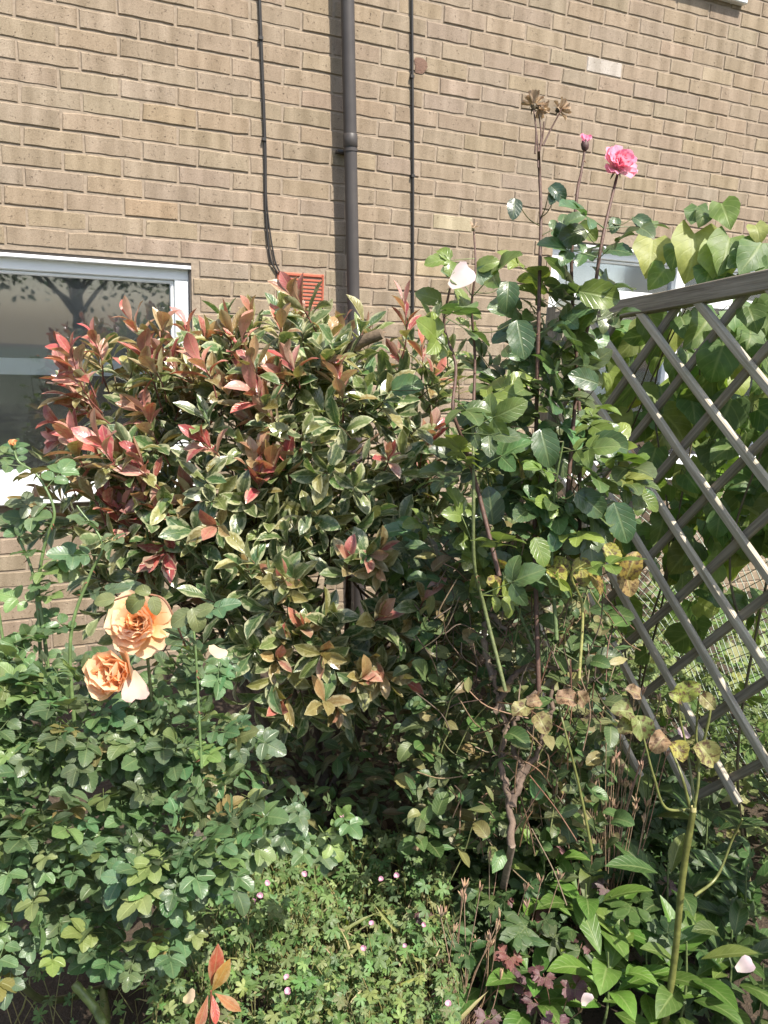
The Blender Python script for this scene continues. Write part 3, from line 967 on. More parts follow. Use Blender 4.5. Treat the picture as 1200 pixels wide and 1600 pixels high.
def photinia():
    base = on_height(480, 1190, 0.0); base = np.array([-.20, 2.42, 0.0])
    r_ = root('photinia_shrub', base, 'large variegated shrub with cream edged green leaves and red young shoots', 'shrub')
    fol = Foliage(PHOT, 'photinia_leaf'); tw = MB()
    lobes = [((370, 760), 2.30, (.38, .34, .32)), ((225, 730), 2.30, (.18, .26, .26)), ((540, 700), 2.38, (.34, .34, .28)), ((500, 940), 2.22, (.32, .30, .28)),
             ((690, 700), 2.50, (.20, .26, .27)), ((300, 890), 2.28, (.25, .26, .22)), ((600, 920), 2.36, (.23, .26, .30)), ((430, 610), 2.36, (.30, .30, .13)), ((590, 1060), 2.45, (.18, .2, .17)), ((175, 800), 2.34, (.12, .16, .12))]
    L = [(at(*c, z), np.array(rr)) for c, z, rr in lobes]
    vol = np.array([rr.prod() ** (2 / 3) for _, rr in L]); vol /= vol.sum()
    tot, got, tries = 540, 0, 0
    while got < tot and tries < 20000:
        tries += 1
        i = rng.choice(len(L), p=vol)
        c, rr = L[i]
        dd = rdir()
        if dd[1] > .55: continue
        fr = 1 - abs(rng.normal()) * .30
        if fr < .2: continue
        p = c + dd * rr * fr
        if any((((p - cc) / r2) ** 2).sum() < (.42 if got % 2 else .12) for j, (cc, r2) in enumerate(L) if j != i): continue
        q = project(p)[0]
        if q[0] < 100 and q[1] > 740: continue
        got += 1
        out = unit(dd / rr)
        ax = out * .75 + np.array([0, -.10, .55]) + rdir() * .55
        topl = q[0] < 480 and q[1] < 850
        k = rng.random()
        if fr > .80 and ((topl and q[0] < 400 and k < .70) or (q[1] < 630 and k < .48) or k < .06):
            shoot(fol, tw, p, ax + np.array([0, 0, .25]), rng.uniform(.09, .15), rng.integers(7, 11), .098, red_pal if rng.random() < (.32 if q[0] < 330 else .15) else bronze_pal, 1.0, .8)
        else:
            shoot(fol, tw, p, ax, rng.uniform(.08, .14), rng.integers(6, 10), .094, green_pal, 0.0, rng.uniform(.65, 1.0))
    # the shoots that stand out
    hero = [((385, 640), (388, 500), 2.05, 'r', .105), ((160, 600), (142, 515), 2.08, 'r', .085), ((235, 580), (200, 490), 2.08, 'r', .09), ((255, 560), (262, 505), 2.08, 'b', .095), ((130, 650), (105, 600), 2.1, 'r', .085),
            ((535, 660), (525, 580), 2.06, 'r', .095), ((600, 735), (606, 705), 2.04, 'r', .07), ((395, 800), (395, 715), 2.0, 'b', .10), ((495, 520), (455, 455), 2.12, 'b', .12), ((628, 560), (627, 455), 2.16, 'r', .085),
            ((540, 905), (545, 870), 1.92, 'b', .095), ((580, 985), (600, 955), 1.90, 'b', .105), ((585, 1075), (630, 1055), 1.92, 'b', .10), ((520, 1085), (530, 1105), 1.94, 'b', .08), ((385, 895), (400, 885), 1.98, 'b', .08),
            ((470, 1000), (480, 970), 1.93, 'b', .085), ((430, 1035), (440, 1025), 1.95, 'b', .09), ((110, 700), (90, 690), 2.12, 'r', .08), ((170, 810), (190, 790), 2.05, 'b', .085), ((210, 870), (200, 840), 2.04, 'b', .085),
            ((250, 660), (215, 640), 2.04, 'b', .09), ((300, 560), (330, 520), 2.1, 'b', .1), ((460, 620), (440, 590), 2.05, 'b', .09)]
    for a, b_, z, kind, sz in hero:
        A, B = at(*a, z + .04), at(*b_, z)
        ax = B - A
        shoot(fol, tw, A, ax + np.array([0, -.02, .01]), max(.05, np.linalg.norm(ax) * .9), 9, sz, red_pal if kind == 'r' else bronze_pal, 1.0, .6, force=True)
    for _ in range(34):          # the long reddish shoots crowding the sunny side by the window
        x, y = rng.uniform(125, 470), rng.uniform(590, 840)
        if x < 150 and y > 740: continue
        A = at(x, y, rng.uniform(1.96, 2.12)); ax = np.array([-.35 - (300 - x) * .0006, -.35, .95]) + rdir() * .35
        shoot(fol, tw, A, ax, rng.uniform(.09, .20) if x < 300 else rng.uniform(.06, .14), 9, rng.uniform(.085, .118), red_pal if rng.random() < (.8 if x < 270 else .35) else bronze_pal, 1.0, .5)
    for _ in range(16):
        A = at(rng.uniform(400, 660), rng.uniform(860, 1120), rng.uniform(1.90, 2.0))
        shoot(fol, tw, A, np.array([.1, -.7, .35]) + rdir() * .4, .05, 5, .095, bronze_pal, 1.0, .5)
    fol.finish(r_, base, 300)
    # trunk and branches
    for c, rr in L:
        t = MB()
        mid = (base + c) / 2 + rdir() * .06
        t.tube(curve([base + rdir() * np.array([.06, .06, 0]), mid, c], 6) - base, np.linspace(.016, .006, 13), 7, (.13, .10, .075, 1))
        for k in range(9):
            e = c + rdir() * rr * .85
            s_ = mid + (c - mid) * rng.uniform(.2, 1)
            t.tube(curve([s_, (s_ + e) / 2 + rdir() * .04, e], 4) - base, np.linspace(.006, .002, 9), 5, (.14, .09, .06, 1), cap=False)
        t.build('branch', MATS['bark'], r_)
    # sawn branch end poking out of the crown
    t = MB(); A, B = at(530, 560, 2.2), at(597, 521, 2.14)
    t.tube(curve([A, (A + B) / 2 + np.array([0, 0, .01]), B], 4) - base, [.017] * 8 + [.015], 10, (.17, .13, .09, 1)); t.build('sawn_branch', MATS['bark'], r_)
    o = tw.build('twigs', MATS['stem'], r_, origin=base); o['kind'] = 'stuff'


photinia()


# ---------------------------------------------------------------- flowers
def petal_template(seed, cup=.9, W=.95, ruffle=.08):
    """unit petal: from its base at 0 along +y, cupped towards +z, rolled lip"""
    r = random.Random(seed)
    nl, V, UV = 5, [], []
    cr = (-1, -.5, 0, .5, 1)
    y = z = 0.0; th = r.uniform(-.1, .15)
    for i in range(nl + 1):
        t = i / nl
        w = W * .5 * (.28 + .72 * math.sin(min(1, t * 1.12) * math.pi / 2)) * (1 - .35 * max(0, t - .75) / .25)
        for s in cr:
            zz = .45 * cup * (s * w) ** 2 / .25 * .5 + ruffle * t * math.sin(s * 5 + seed * 1.3)
            V.append((s * w, y * (1 - .04 * s * s), z + zz)); UV.append((.5 + .5 * s, t))
        th += (cup / nl) * (1.25 if t < .6 else -.9)
        y += math.cos(th) / nl; z += math.sin(th) / nl
    F = [(i * 5 + j, i * 5 + j + 1, (i + 1) * 5 + j + 1, (i + 1) * 5 + j) for i in range(nl) for j in range(4)]
    return np.array(V), F, np.array(UV)


PET = [petal_template(k, cup=.7 + .12 * k, W=.9 + .05 * (k % 3), ruffle=.05 + .03 * (k % 3)) for k in range(5)]
PMESH = {}


def petal_mesh(mat, k):
    if (mat, k) not in PMESH:
        PMESH[(mat, k)] = MB().add(*PET[k]).mesh('petal', MATS[mat])
    return PMESH[(mat, k)]


def bloom(parent, base, centre, facing, radius, mat, layers, cols, name='bloom', sepal_col=(.07, .12, .04), narrow=1.0, wild=.10):
    """rose head: receptacle with sepals, petals set round it ring by ring; layers = (count, length, opening angle from the axis)"""
    ax = unit(facing)
    x = unit(np.cross(ax, [.2, .3, .9])); y = np.cross(ax, x)
    b = MB()
    c0 = np.asarray(centre) - ax * radius * .55
    b.tube([c0 - ax * radius * .35, c0 - ax * radius * .2, c0, c0 + ax * radius * .1], [radius * .10, radius * .2, radius * .22, radius * .05], 8, (*sepal_col, 1))
    for k in range(5):
        a = k * 1.2566
        rd = x * math.cos(a) + y * math.sin(a)
        Mx = xform(rd * .9 - ax * .5, ax + rd * .4, radius * .75, c0)
        v, f, uv = SMALL[2]
        b.add(v @ Mx[:3, :3].T + Mx[:3, 3], f, uv, (*sepal_col, 1))
    bl = b.build(name, MATS['stem'], parent, origin=c0)
    bl.location = Vector(c0 - np.asarray(base))
    for (cnt, ln, op, ci) in layers:
        a0 = rng.uniform(0, 6.3)
        for k in range(cnt):
            a = a0 + k * 6.2832 / cnt + rng.normal() * .12
            rd = x * math.cos(a) + y * math.sin(a)
            o_ = op + rng.normal() * .07
            d = ax * math.cos(o_) + rd * math.sin(o_)
            n = ax * math.sin(o_) - rd * math.cos(o_)
            Mx = xform(d + rdir() * (wild - .10) * 2, n + rdir() * wild, radius * ln * rng.uniform(.92, 1.08), ax * radius * .05 + rd * radius * .06 * (op > .3))
            Mx[:3, 0] *= narrow * rng.uniform(.8, 1.2)
            o = bpy.data.objects.new('petal', petal_mesh(mat, int(rng.integers(5))))
            link(o, bl); o.matrix_local = Matrix(Mx.tolist())
            o.color = (*jit(cols[ci], .07), 1)
    return bl


def bud(parent, base, tip, axis, radius, mat, col, green=(.05, .06, .03)):
    ax = unit(axis)
    b = MB(); P = np.asarray(tip)
    b.tube([P, P + ax * radius * .6, P + ax * radius * 1.5, P + ax * radius * 2.3, P + ax * radius * 2.9], [radius * .35, radius * .85, radius, radius * .72, radius * .15], 8, (*green, 1))
    o = b.build('bud', MATS['stem'], parent, origin=P); o.location = Vector(P - np.asarray(base))
    for k in range(5):
        x = unit(np.cross(ax, rdir())); Mx = xform(ax + x * .12, -x, radius * 3.0, ax * radius * 1.2 + x * radius * .5)
        p = bpy.data.objects.new('petal', petal_mesh(mat, k)); link(p, o); p.matrix_local = Matrix(Mx.tolist()); p.color = (*jit(col, .08), 1)
    return o


def stem_part(parent, base, pts, r0, r1, col, name='stem', mat='stem', n=8, k=8, wob=0.0, thorns=0):
    P = curve(pts, k)
    if wob: P = P + rng.normal(size=P.shape) * wob
    b = MB(); rad = np.linspace(r0, r1, len(P))
    if r0 > .0032: rad = rad * (1 + .10 * (np.sin(np.arange(len(P)) * 1.9 + r0 * 900) > .86)) + rng.normal(size=len(P)) * r0 * .02
    b.tube(P - np.asarray(base), rad, n, (*col, 1))
    for _ in range(thorns):
        i = rng.integers(1, len(P) - 1); d = rdir()
        t = unit(P[i + 1] - P[i - 1]); d = unit(d - t * (d @ t))
        b.tube([P[i] - base + d * rad[i] * .6, P[i] - base + d * (rad[i] + .006) - t * .003], [.0016, .0002], 4, (.22, .10, .06, 1))
    b.build(name, MATS[mat], parent)
    return P


# ---------------------------------------------------------------- pink rose by the fence
def pink_rose():
    base = np.array([.36, 1.86, 0.0])
    r_ = root('pink_rose_bush', base, 'tall leggy rose bush with one ruffled pink bloom, a bud and withered heads', 'rose bush')
    fol = Foliage(ROSE3, 'pink_rose_leaf'); sing = Foliage(ROSE1, 'pink_rose_leaf')
    Z = 1.70
    cg, cb, cbr = (.10, .15, .05), (.10, .055, .04), (.16, .11, .075)
    canes = {
        'dead': ([(842, 1080), (836, 860), (838, 660), (842, 480), (845, 340), (843, 270), (842, 235)], Z + .02, .0055, .0030, cb),
        'bud': ([(905, 900), (905, 640), (893, 430), (901, 310), (908, 270), (914, 232)], Z + .05, .0050, .0026, cb),
        'bloom': ([(880, 860), (902, 600), (925, 480), (940, 380), (958, 300), (965, 272)], Z - .02, .0048, .0028, cb),
        'spent': ([(790, 1080), (757, 950), (741, 880), (740, 760), (739, 660)], Z - .10, .0042, .0032, (.12, .15, .055)),
        'spenttop': ([(739, 660), (742, 560), (737, 480), (743, 420), (740, 356)], Z - .10, .0034, .0018, cb),
        'pale': ([(780, 900), (745, 760), (724, 690), (708, 640), (712, 570), (694, 510), (703, 450)], Z - .14, .0048, .0024, cb),
        'side': ([(870, 1000), (862, 860), (868, 760), (880, 690)], Z - .06, .0045, .002, cg),
        'low': ([(850, 1050), (790, 900), (770, 800), (760, 730)], Z + .08, .0045, .002, cg),
        'fork': ([(905, 1060), (910, 950), (893, 900), (915, 880)], Z - .08, .0035, .002, (.25, .26, .08)),
    }
    lines = {}
    for k, (px, z, r0, r1, col) in canes.items():
        pts = [at(x, y, z + .03 * math.sin(i * 1.7)) for i, (x, y) in enumerate(px)]
        lines[k] = stem_part(r_, base, pts, r0, r1, col, 'cane', thorns=6)
    # the withered cluster's forks
    tops = [(833, 165, (836, 240)), (842, 178, (842, 240)), (850, 190, (842, 238)), (878, 170, (848, 228)), (838, 205, (841, 262))]
    for (x, y, s_) in tops:
        A, B = at(*s_, Z + .02), at(x, y, Z + .02)
        stem_part(r_, base, [A, (A + B) / 2 + rdir() * .006, B], .0022, .0016, cb, 'stalk')
    DC = [(1.1, 1.0, .9), (.8, .75, .7), (1.5, 1.35, 1.25)]
    bloom(r_, base, at(832, 152, Z + .02), at(832, 140, Z) - at(836, 170, Z), .031, 'dead_petal', [(9, .75, .5, 0), (10, .9, 1.0, 2), (10, .85, 1.6, 2)], DC, 'withered_head', (.10, .08, .045), .45, .5)
    bloom(r_, base, at(846, 172, Z + .01), np.array([.2, -.6, -.5]), .022, 'dead_petal', [(7, .9, .6, 2), (8, 1.0, 1.2, 0)], DC, 'withered_head', (.15, .12, .07), .45, .5)
    bloom(r_, base, at(884, 168, Z + .02), np.array([.7, -.3, .2]), .026, 'dead_petal', [(8, .9, .6, 2), (8, 1.0, 1.5, 0)], DC, 'withered_head', (.06, .05, .03), .45, .5)
    bloom(r_, base, at(740, 350, Z - .10), np.array([0, -.3, .9]), .016, 'dead_petal', [(5, .9, 1.5, 2)], DC, 'withered_head', (.28, .24, .14), .35, .3)
    P = at(914, 236, Z + .05); bud(r_, base, P, at(914, 215, Z + .05) - P, .0095, 'pink_petal', (1.0, .75, .85), (.07, .035, .03))
    PC = [(1, 1, 1), (1.05, 1.5, 1.4), (1.08, 2.2, 1.9)]
    bloom(r_, base, at(970, 251, Z - .02), np.array([.10, -.80, .50]), .038, 'pink_petal', [(7, .62, .22, 0), (9, .80, .50, 1), (10, .95, .85, 1), (9, 1.05, 1.2, 2), (7, 1.1, 1.6, 1)], PC, wild=.28)
    # last pale petal hanging on its head
    bloom(r_, base, at(703, 447, Z - .14), np.array([.2, -.5, .8]), .013, 'pale_petal', [], PC, 'spent_head', (.42, .38, .20))
    o = bpy.data.objects.new('last_petal', petal_mesh('pale_petal', 0)); link(o, r_)
    P = at(703, 448, Z - .14); Mx = xform(unit(at(745, 422, Z - .14) - P) - CAMD(P) * .75, CAMD(P) + np.array([0, 0, .3]), .058, P - base); o.matrix_local = Matrix(Mx.tolist()); o.color = (1, .97, .98, 1)
    # leaves along the canes
    def lc():
        k = rng.random()
        if k < .16: return jit((.19, .25, .06))
        if k < .26: return jit((.13, .19, .05))
        return jit((.085, .145, .060), .30)
    for k, P in lines.items():
        q = project(P)
        n = len(P)
        for i in range(2, n, 4 if k not in ('fork', 'spent', 'spenttop', 'pale') else 8):
            if q[i, 1] < 320 or q[i, 1] > 960: continue
            if q[i, 1] < 430 and rng.random() < .25: continue
            for _ in range(1 if rng.random() < .7 else 2):
                a = rng.uniform(0, 6.3)
                out = np.array([math.cos(a), math.sin(a) * .7 - .45, 0])
                d = unit(out + np.array([0, 0, .25 + rng.normal() * .3]))
                fol.put(d, np.array([.25, -.55, .8]) + rdir() * .45, rng.uniform(.10, .15), P[i], lc())
    # body of the bush
    lob = [((840, 620), 1.80, (.18, .18, .16), 40), ((890, 760), 1.76, (.16, .16, .13), 36), ((770, 610), 1.90, (.14, .14, .13), 12), ((800, 820), 1.86, (.19, .16, .14), 28), ((880, 500), 1.82, (.12, .12, .10), 14), ((700, 850), 2.0, (.14, .12, .14), 8)]
    for c, z, rr, cnt in lob:
        c = at(*c, z)
        for _ in range(cnt):
            dd = rdir()
            if dd[1] > .4: dd[1] *= -1
            p = c + dd * np.array(rr) * rng.uniform(.5, 1)
            d = unit(dd + np.array([.0, -.2, -.15]) + rdir() * .4)
            fol.put(d, np.array([.25, -.6, .75]) + rdir() * .5, rng.uniform(.11, .165), p - d * .06, lc())
    # big separate leaflets that stand out
    for (x0, y0, x1, y1, z, s_, c) in [(808, 500, 822, 575, 1.58, .084, 0), (845, 670, 860, 735, 1.60, .086, 0), (925, 690, 985, 700, 1.62, .085, 0), (612, 610, 660, 598, 1.66, .075, 1), (960, 785, 980, 850, 1.6, .09, 0),
                                       (835, 840, 850, 880, 1.62, .066, 2), (795, 440, 790, 490, 1.62, .07, 0), (905, 455, 980, 470, 1.60, .09, 2), (900, 770, 940, 800, 1.6, .08, 0), (782, 695, 825, 690, 1.62, .07, 1), (770, 820, 765, 780, 1.64, .085, 3),
                                       (935, 600, 905, 590, 1.6, .07, 0), (860, 290, 890, 325, 1.66, .05, 3), (870, 300, 858, 320, 1.66, .035, 3), (805, 310, 800, 350, 1.66, .05, 3), (905, 350, 925, 370, 1.66, .055, 2), (990, 340, 1015, 360, 1.66, .05, 0),
                                       (962, 340, 955, 365, 1.67, .04, 0), (880, 350, 868, 375, 1.66, .045, 0), (915, 360, 870, 380, 1.64, .07, 4), (740, 425, 800, 450, 1.60, .062, 0), (745, 420, 770, 410, 1.6, .05, 2), (690, 470, 640, 455, 1.64, .06, 2)]:
        A, B = at(x0, y0, z), at(x1, y1, z)
        col = {0: (.062, .115, .052), 1: (.075, .14, .05), 2: (.15, .21, .05), 3: (.04, .075, .045), 4: (.06, .09, .025)}[c]
        allp = np.concatenate([v for v in lines.values()]); dd = np.linalg.norm(allp - (A - np.array([0, 0, .02])), axis=1); Nn = allp[dd.argmin()]
        if dd.min() < .30: stem_part(r_, base, [Nn, (Nn + A) / 2 + np.array([0, -.004, -.012]), A], .0014, .0009, (.12, .13, .05), 'leaf_stalk', n=5, k=4)
        sing.put(B - A + np.array([0, -.01, 0]), CAMD(A) + np.array([.2, -.1, .35]) + rdir() * .25, s_, A, jit(col, .1), force=True)
    fol.finish(r_, base, 300); sing.finish(r_, base, 300)
    # yellowing leaves low down
    yl = Foliage(ROSE1, 'blotched_leaf', 'yellow_leaf')
    for (x, y) in [(880, 880), (905, 870), (860, 885), (945, 850), (890, 895), (920, 890), (812, 745), (978, 905), (760, 910), (800, 890)]:
        yl.put(rdir() + np.array([0, -.4, -.3]), np.array([.2, -.8, .5]) + rdir() * .4, rng.uniform(.045, .07), at(x, y, 1.66), jit((.38, .31, .07), .25))
    yl.put(at(985, 925, 1.68) - at(975, 885, 1.68), np.array([0, -1, .3]), .07, at(975, 885, 1.68), (.42, .29, .13), force=True)
    yl.finish(r_, base)
    # old woody crown and its dry tangle
    W1, W2 = (.22, .175, .14), (.15, .11, .085)
    for px in [[(800, 1320), (795, 1240), (782, 1190), (790, 1130), (775, 1080), (770, 1040)], [(805, 1240), (830, 1190), (858, 1130), (862, 1060)], [(800, 1260), (815, 1200), (800, 1160), (812, 1110), (845, 1075)], [(775, 1110), (800, 1060), (830, 1040), (910, 1050)], [(770, 1060), (755, 1000), (765, 960), (790, 985)]]:
        pts = [at(x, y, 1.84 - .0004 * (y - 1050)) for x, y in px]
        stem_part(r_, base, pts, .0085, .0045, W2 if rng.random() < .6 else W1, 'woody_stem', 'bark', 9, wob=.0025)
    stem_part(r_, base, [base + np.array([0, 0, -.02]), at(800, 1320, 1.75)], .010, .0085, W1, 'woody_stem', 'bark', 9)
    tg = MB()
    for _ in range(270):
        x, y = rng.uniform(680, 950), rng.uniform(860, 1300)
        if x > 900 and y > 1120: continue
        A = at(x, y, rng.uniform(1.74, 2.0)); d = unit(rdir() * np.array([.6, .5, 1]) + np.array([0, 0, .9 * rng.choice([-1, 1])])) * rng.uniform(.05, .20)
        col = [(.16, .095, .06), (.22, .17, .11), (.10, .07, .05), (.14, .16, .06)][rng.integers(4)]
        tg.tube(curve([A, A + d * .5 + rdir() * .02, A + d + rdir() * .015], 4), [.0016] * 9, 4, (*jit(col, .2), 1), cap=False)
    o = tg.build('dry_twigs', MATS['stem'], r_, origin=base); o['kind'] = 'stuff'


pink_rose()


# ---------------------------------------------------------------- apricot rose
def apricot_rose():
    base = np.append(on_height(150, 1600, 0.0)[:2] + np.array([-.02, .10]), 0.0)
    r_ = root('apricot_rose_bush', base, 'bushy rose with blue green leaves carrying two full apricot blooms', 'rose bush')
    fol = Foliage(ROSE5, 'rose_leaf')
    def lc():
        k = rng.random()
        if k < .22: return jit((.16, .225, .085), .25)
        if k < .25: return jit((.22, .19, .08), .25)
        return jit((.090, .155, .073), .28)
    lob = [((110, 1110), 1.26, (.17, .15, .09), 110), ((300, 1140), 1.26, (.12, .14, .10), 86), ((90, 1260), 1.22, (.17, .16, .13), 138), ((290, 1290), 1.20, (.14, .14, .12), 120), ((50, 1400), 1.22, (.14, .15, .10), 60), ((220, 1420), 1.24, (.13, .13, .08), 50),
           ((400, 1240), 1.34, (.10, .1, .09), 40), ((40, 1040), 1.30, (.10, .1, .06), 40), ((330, 1030), 1.27, (.07, .07, .06), 14), ((490, 1290), 1.5, (.08, .08, .07), 14)]
    for c, z, rr, cnt in lob:
        c = at(*c, z)
        for _ in range(cnt):
            dd = rdir()
            if dd[1] > .35: dd[1] *= -1
            p = c + dd * np.array(rr) * rng.uniform(.35, 1.0) ** .6
            d = unit(dd * .7 + np.array([0, -.35, .05]) + rdir() * .5)
            fol.put(d, np.array([.18, -.38, .9]) + rdir() * .38, rng.uniform(.048, .090), p - d * .04, lc())
    # tall canes at the side of the window
    G = (.12, .19, .07)
    canes = [[(70, 1230), (62, 1000), (52, 900), (30, 840), (22, 790)], [(90, 1180), (70, 1000), (60, 920), (70, 850), (85, 800), (60, 745), (30, 722), (22, 704)], [(40, 1160), (10, 1030), (-10, 900), (-25, 760)], [(315, 1200), (310, 1100), (306, 1020), (300, 960)], [(120, 1180), (110, 1000), (140, 900), (160, 850), (120, 790)]]
    for i, px in enumerate(canes):
        P = stem_part(r_, base, [at(x, y, 1.36 if i != 3 else 1.16) for x, y in px], .0038 if i != 3 else .0022, .0016, G, 'cane', 'green_cane', thorns=5)
        for j in range(9 if i != 3 else 20, len(P), 4):
            a = rng.uniform(0, 6.3)
            d = unit(np.array([math.cos(a), math.sin(a) * .6 - .3, .15]))
            fol.put(d, np.array([.15, -.45, .85]) + rdir() * .4, rng.uniform(.07, .10), P[j], lc())
    bud(r_, base, at(22, 703, 1.36), np.array([0, -.1, .3]), .0048, 'peach_petal', (1, .75, .6), (.10, .15, .05))
    # cut stump at the foot
    stem_part(r_, base, [base, at(165, 1600, 1.55), at(148, 1575, 1.55), at(116, 1537, 1.55)], .0095, .0085, (.17, .23, .07), 'cut_cane', 'green_cane', 10)
    stem_part(r_, base, [base, at(60, 1560, 1.6), at(10, 1450, 1.45), at(70, 1230, 1.36)], .009, .0045, (.10, .12, .05), 'cane', 'green_cane')
    stem_part(r_, base, [base, at(230, 1500, 1.5), at(280, 1350, 1.35), at(300, 1200, 1.24)], .009, .004, (.10, .12, .05), 'cane', 'green_cane')
    # blooms on their stems
    AC = [(1.0, .92, .75), (1.02, 1.0, 1.0), (1.04, 1.22, 1.42), (1.02, 1.10, 1.25)]
    Zb = 1.16
    for c, f, rad, lay, foot in [((215, 972), np.array([.05, -.80, .42]), .047, [(5, .40, .12, 0), (8, .52, .30, 0), (9, .66, .52, 1), (10, .80, .74, 0), (10, .92, .98, 1), (9, 1.02, 1.22, 2), (8, 1.08, 1.5, 3)], (240, 1150)),
                                 ((178, 1052), np.array([-.30, -.86, .35]), .053, [(5, .50, .10, 3), (7, .66, .25, 1), (8, .82, .42, 2), (9, .98, .60, 2), (9, 1.08, .82, 3), (7, 1.12, 1.05, 2)], (200, 1200))]:
        P = at(*c, Zb)
        bloom(r_, base, P, f, rad, 'peach_petal', lay, AC)
        F_ = at(*foot, Zb + .06)
        stem_part(r_, base, [F_, (F_ + P) / 2 + np.array([0, .02, -.01]), P - unit(f) * rad * .8], .0030, .0024, (.13, .17, .07), 'flower_stem')
    # its loose outer petal
    o = bpy.data.objects.new('loose_petal', petal_mesh('pale_petal', 4)); link(o, r_)
    P = at(205, 1048, Zb); o.matrix_local = Matrix(xform(at(210, 1098, Zb + .02) - P, np.array([.5, -1, .1]), .045, P - base).tolist()); o.color = (1, .84, .72, 1)
    # sprig across the top bloom
    sp = Foliage(ROSE1, 'rose_leaf')
    for (x0, y0, x1, y1, c) in [(225, 930, 200, 955, 0), (235, 928, 212, 920, 0), (238, 932, 245, 958, 1), (300, 950, 312, 985, 1), (300, 955, 270, 975, 1), (305, 960, 330, 948, 1), (180, 935, 150, 940, 1), (178, 938, 165, 950, 1)]:
        A, B = at(x0, y0, 1.09), at(x1, y1, 1.09)
        sp.put(B - A, CAMD(A) + np.array([.1, 0, .5]), np.linalg.norm(B - A) * 1.15, A, jit((.17, .19, .07) if c == 0 else (.16, .19, .085), .1), force=True)
    sp.finish(r_, base)
    stem_part(r_, base, [at(178, 938, 1.1), at(205, 930, 1.1), at(240, 930, 1.1), at(262, 945, 1.1), at(290, 1010, 1.12)], .0013, .0016, (.25, .12, .07), 'sprig')
    fol.finish(r_, base, 300)


apricot_rose()


# ---------------------------------------------------------------- climber on the far side of the lattice
def climber():
    base = trellis_point(1.7, -EYE, .22)
    r_ = root('climbing_plant', base, 'climber with big heart shaped leaves growing through the lattice fence', 'climber')
    fol = Foliage(HEART, 'climber_leaf'); st = MB()
    def put(u, v, off, size, col, up=0.0):
        p = trellis_point(u, v, off)
        n = np.array([.35, -.75, .55]) * (1 if off > 0 else 1) + np.array([-.35, 0, 0]) + rdir() * .75
        d = unit(np.array([rng.normal() * .6, rng.normal() * .6 - .15, -.75 + up + rng.normal() * .3]))
        fol.put(d, n, size, p, col)
        st.tube(curve([p + np.array([rng.normal() * .02, .06, -.05]), p + np.array([0, .03, .01]), p], 3), [.0013] * 7, 4, (.13, .17, .06, 1), cap=False)
    for _ in range(500):
        u = rng.uniform(.90, 2.38)
        v = topv(u) - rng.uniform(.02, 1.06)
        off = rng.uniform(.05, .34)
        w = math.sin(u * 5.5 + v * 3.1) + math.sin(v * 7.0 - u * 2.2)
        if w < -1.0 or (v < -.70 and rng.random() < .55): continue
        k = rng.random()
        put(u, v, off, rng.uniform(.075, .135), jit((.20, .26, .07) if k < .32 else (.115, .185, .06), .25))
    # leaves over the rail
    for (x, y, s_, c, hx, hy) in [(1085, 365, .145, 0, 1075, 445), (1140, 372, .12, 1, 1130, 410), (1020, 375, .12, 2, 1012, 430), (1128, 318, .085, 1, 1140, 350), (1090, 322, .07, 3, 1080, 350), (1100, 330, .06, 3, 1095, 352), (1062, 385, .08, 3, 1045, 425), (1180, 352, .06, 2, 1192, 385),
                                 (1190, 380, .11, 3, 1150, 435), (1170, 398, .08, 3, 1130, 420), (1115, 410, .10, 3, 1100, 450), (1040, 420, .085, 1, 1010, 455), (1020, 345, .05, 3, 1003, 360), (1120, 385, .12, 0, 1128, 440), (1200, 400, .09, 3, 1210, 440), (1150, 430, .07, 3, 1160, 455)]:
        z = 2.05 + (1200 - x) * .0012
        A, B = at(x, y, z), at(hx, hy, z - .03)
        col = [(.31, .37, .12), (.14, .21, .05), (.30, .33, .11), (.11, .175, .06)][c]
        fol.put(B - A, CAMD(A) + np.array([.1, 0, .45]) + rdir() * .25, s_ * 1.05, A, jit(col, .12), force=True)
    # leaves coming through in front
    for (x, y, hx, hy, s_) in [(1065, 495, 1080, 535, .085), (1130, 540, 1110, 595, .12), (1025, 700, 1010, 745, .10), (1000, 985, 960, 990, .08), (1010, 1020, 985, 1038, .065), (1125, 805, 1118, 845, .07), (1170, 480, 1185, 520, .08)]:
        d_ = ray(x, y); t = (TD + .03) / (d_ @ TN); A = CAM + d_ * t
        e_ = ray(hx, hy); B = CAM + e_ * ((TD + .02) / (e_ @ TN))
        fol.put(B - A, CAMD(A) + np.array([0, 0, .4]), s_ * 1.0, A, jit((.12, .19, .07), .12), force=True)
    # stems
    for k in range(9):
        u = .95 + k * .16
        pts = [trellis_point(u + rng.normal() * .05, -EYE, .12 + rng.uniform(0, .15))] + [trellis_point(u + rng.normal() * .09, v, .10 + rng.normal() * .05) for v in (-1.1, -.6, -.15, .12)]
        stem_part(r_, base, pts, .0045, .002, (.13, .11, .06), 'stem', n=6)
    fol.finish(r_, base, 300)
    o = st.build('leaf_stalks', MATS['stem'], r_, origin=base); o['kind'] = 'stuff'


climber()


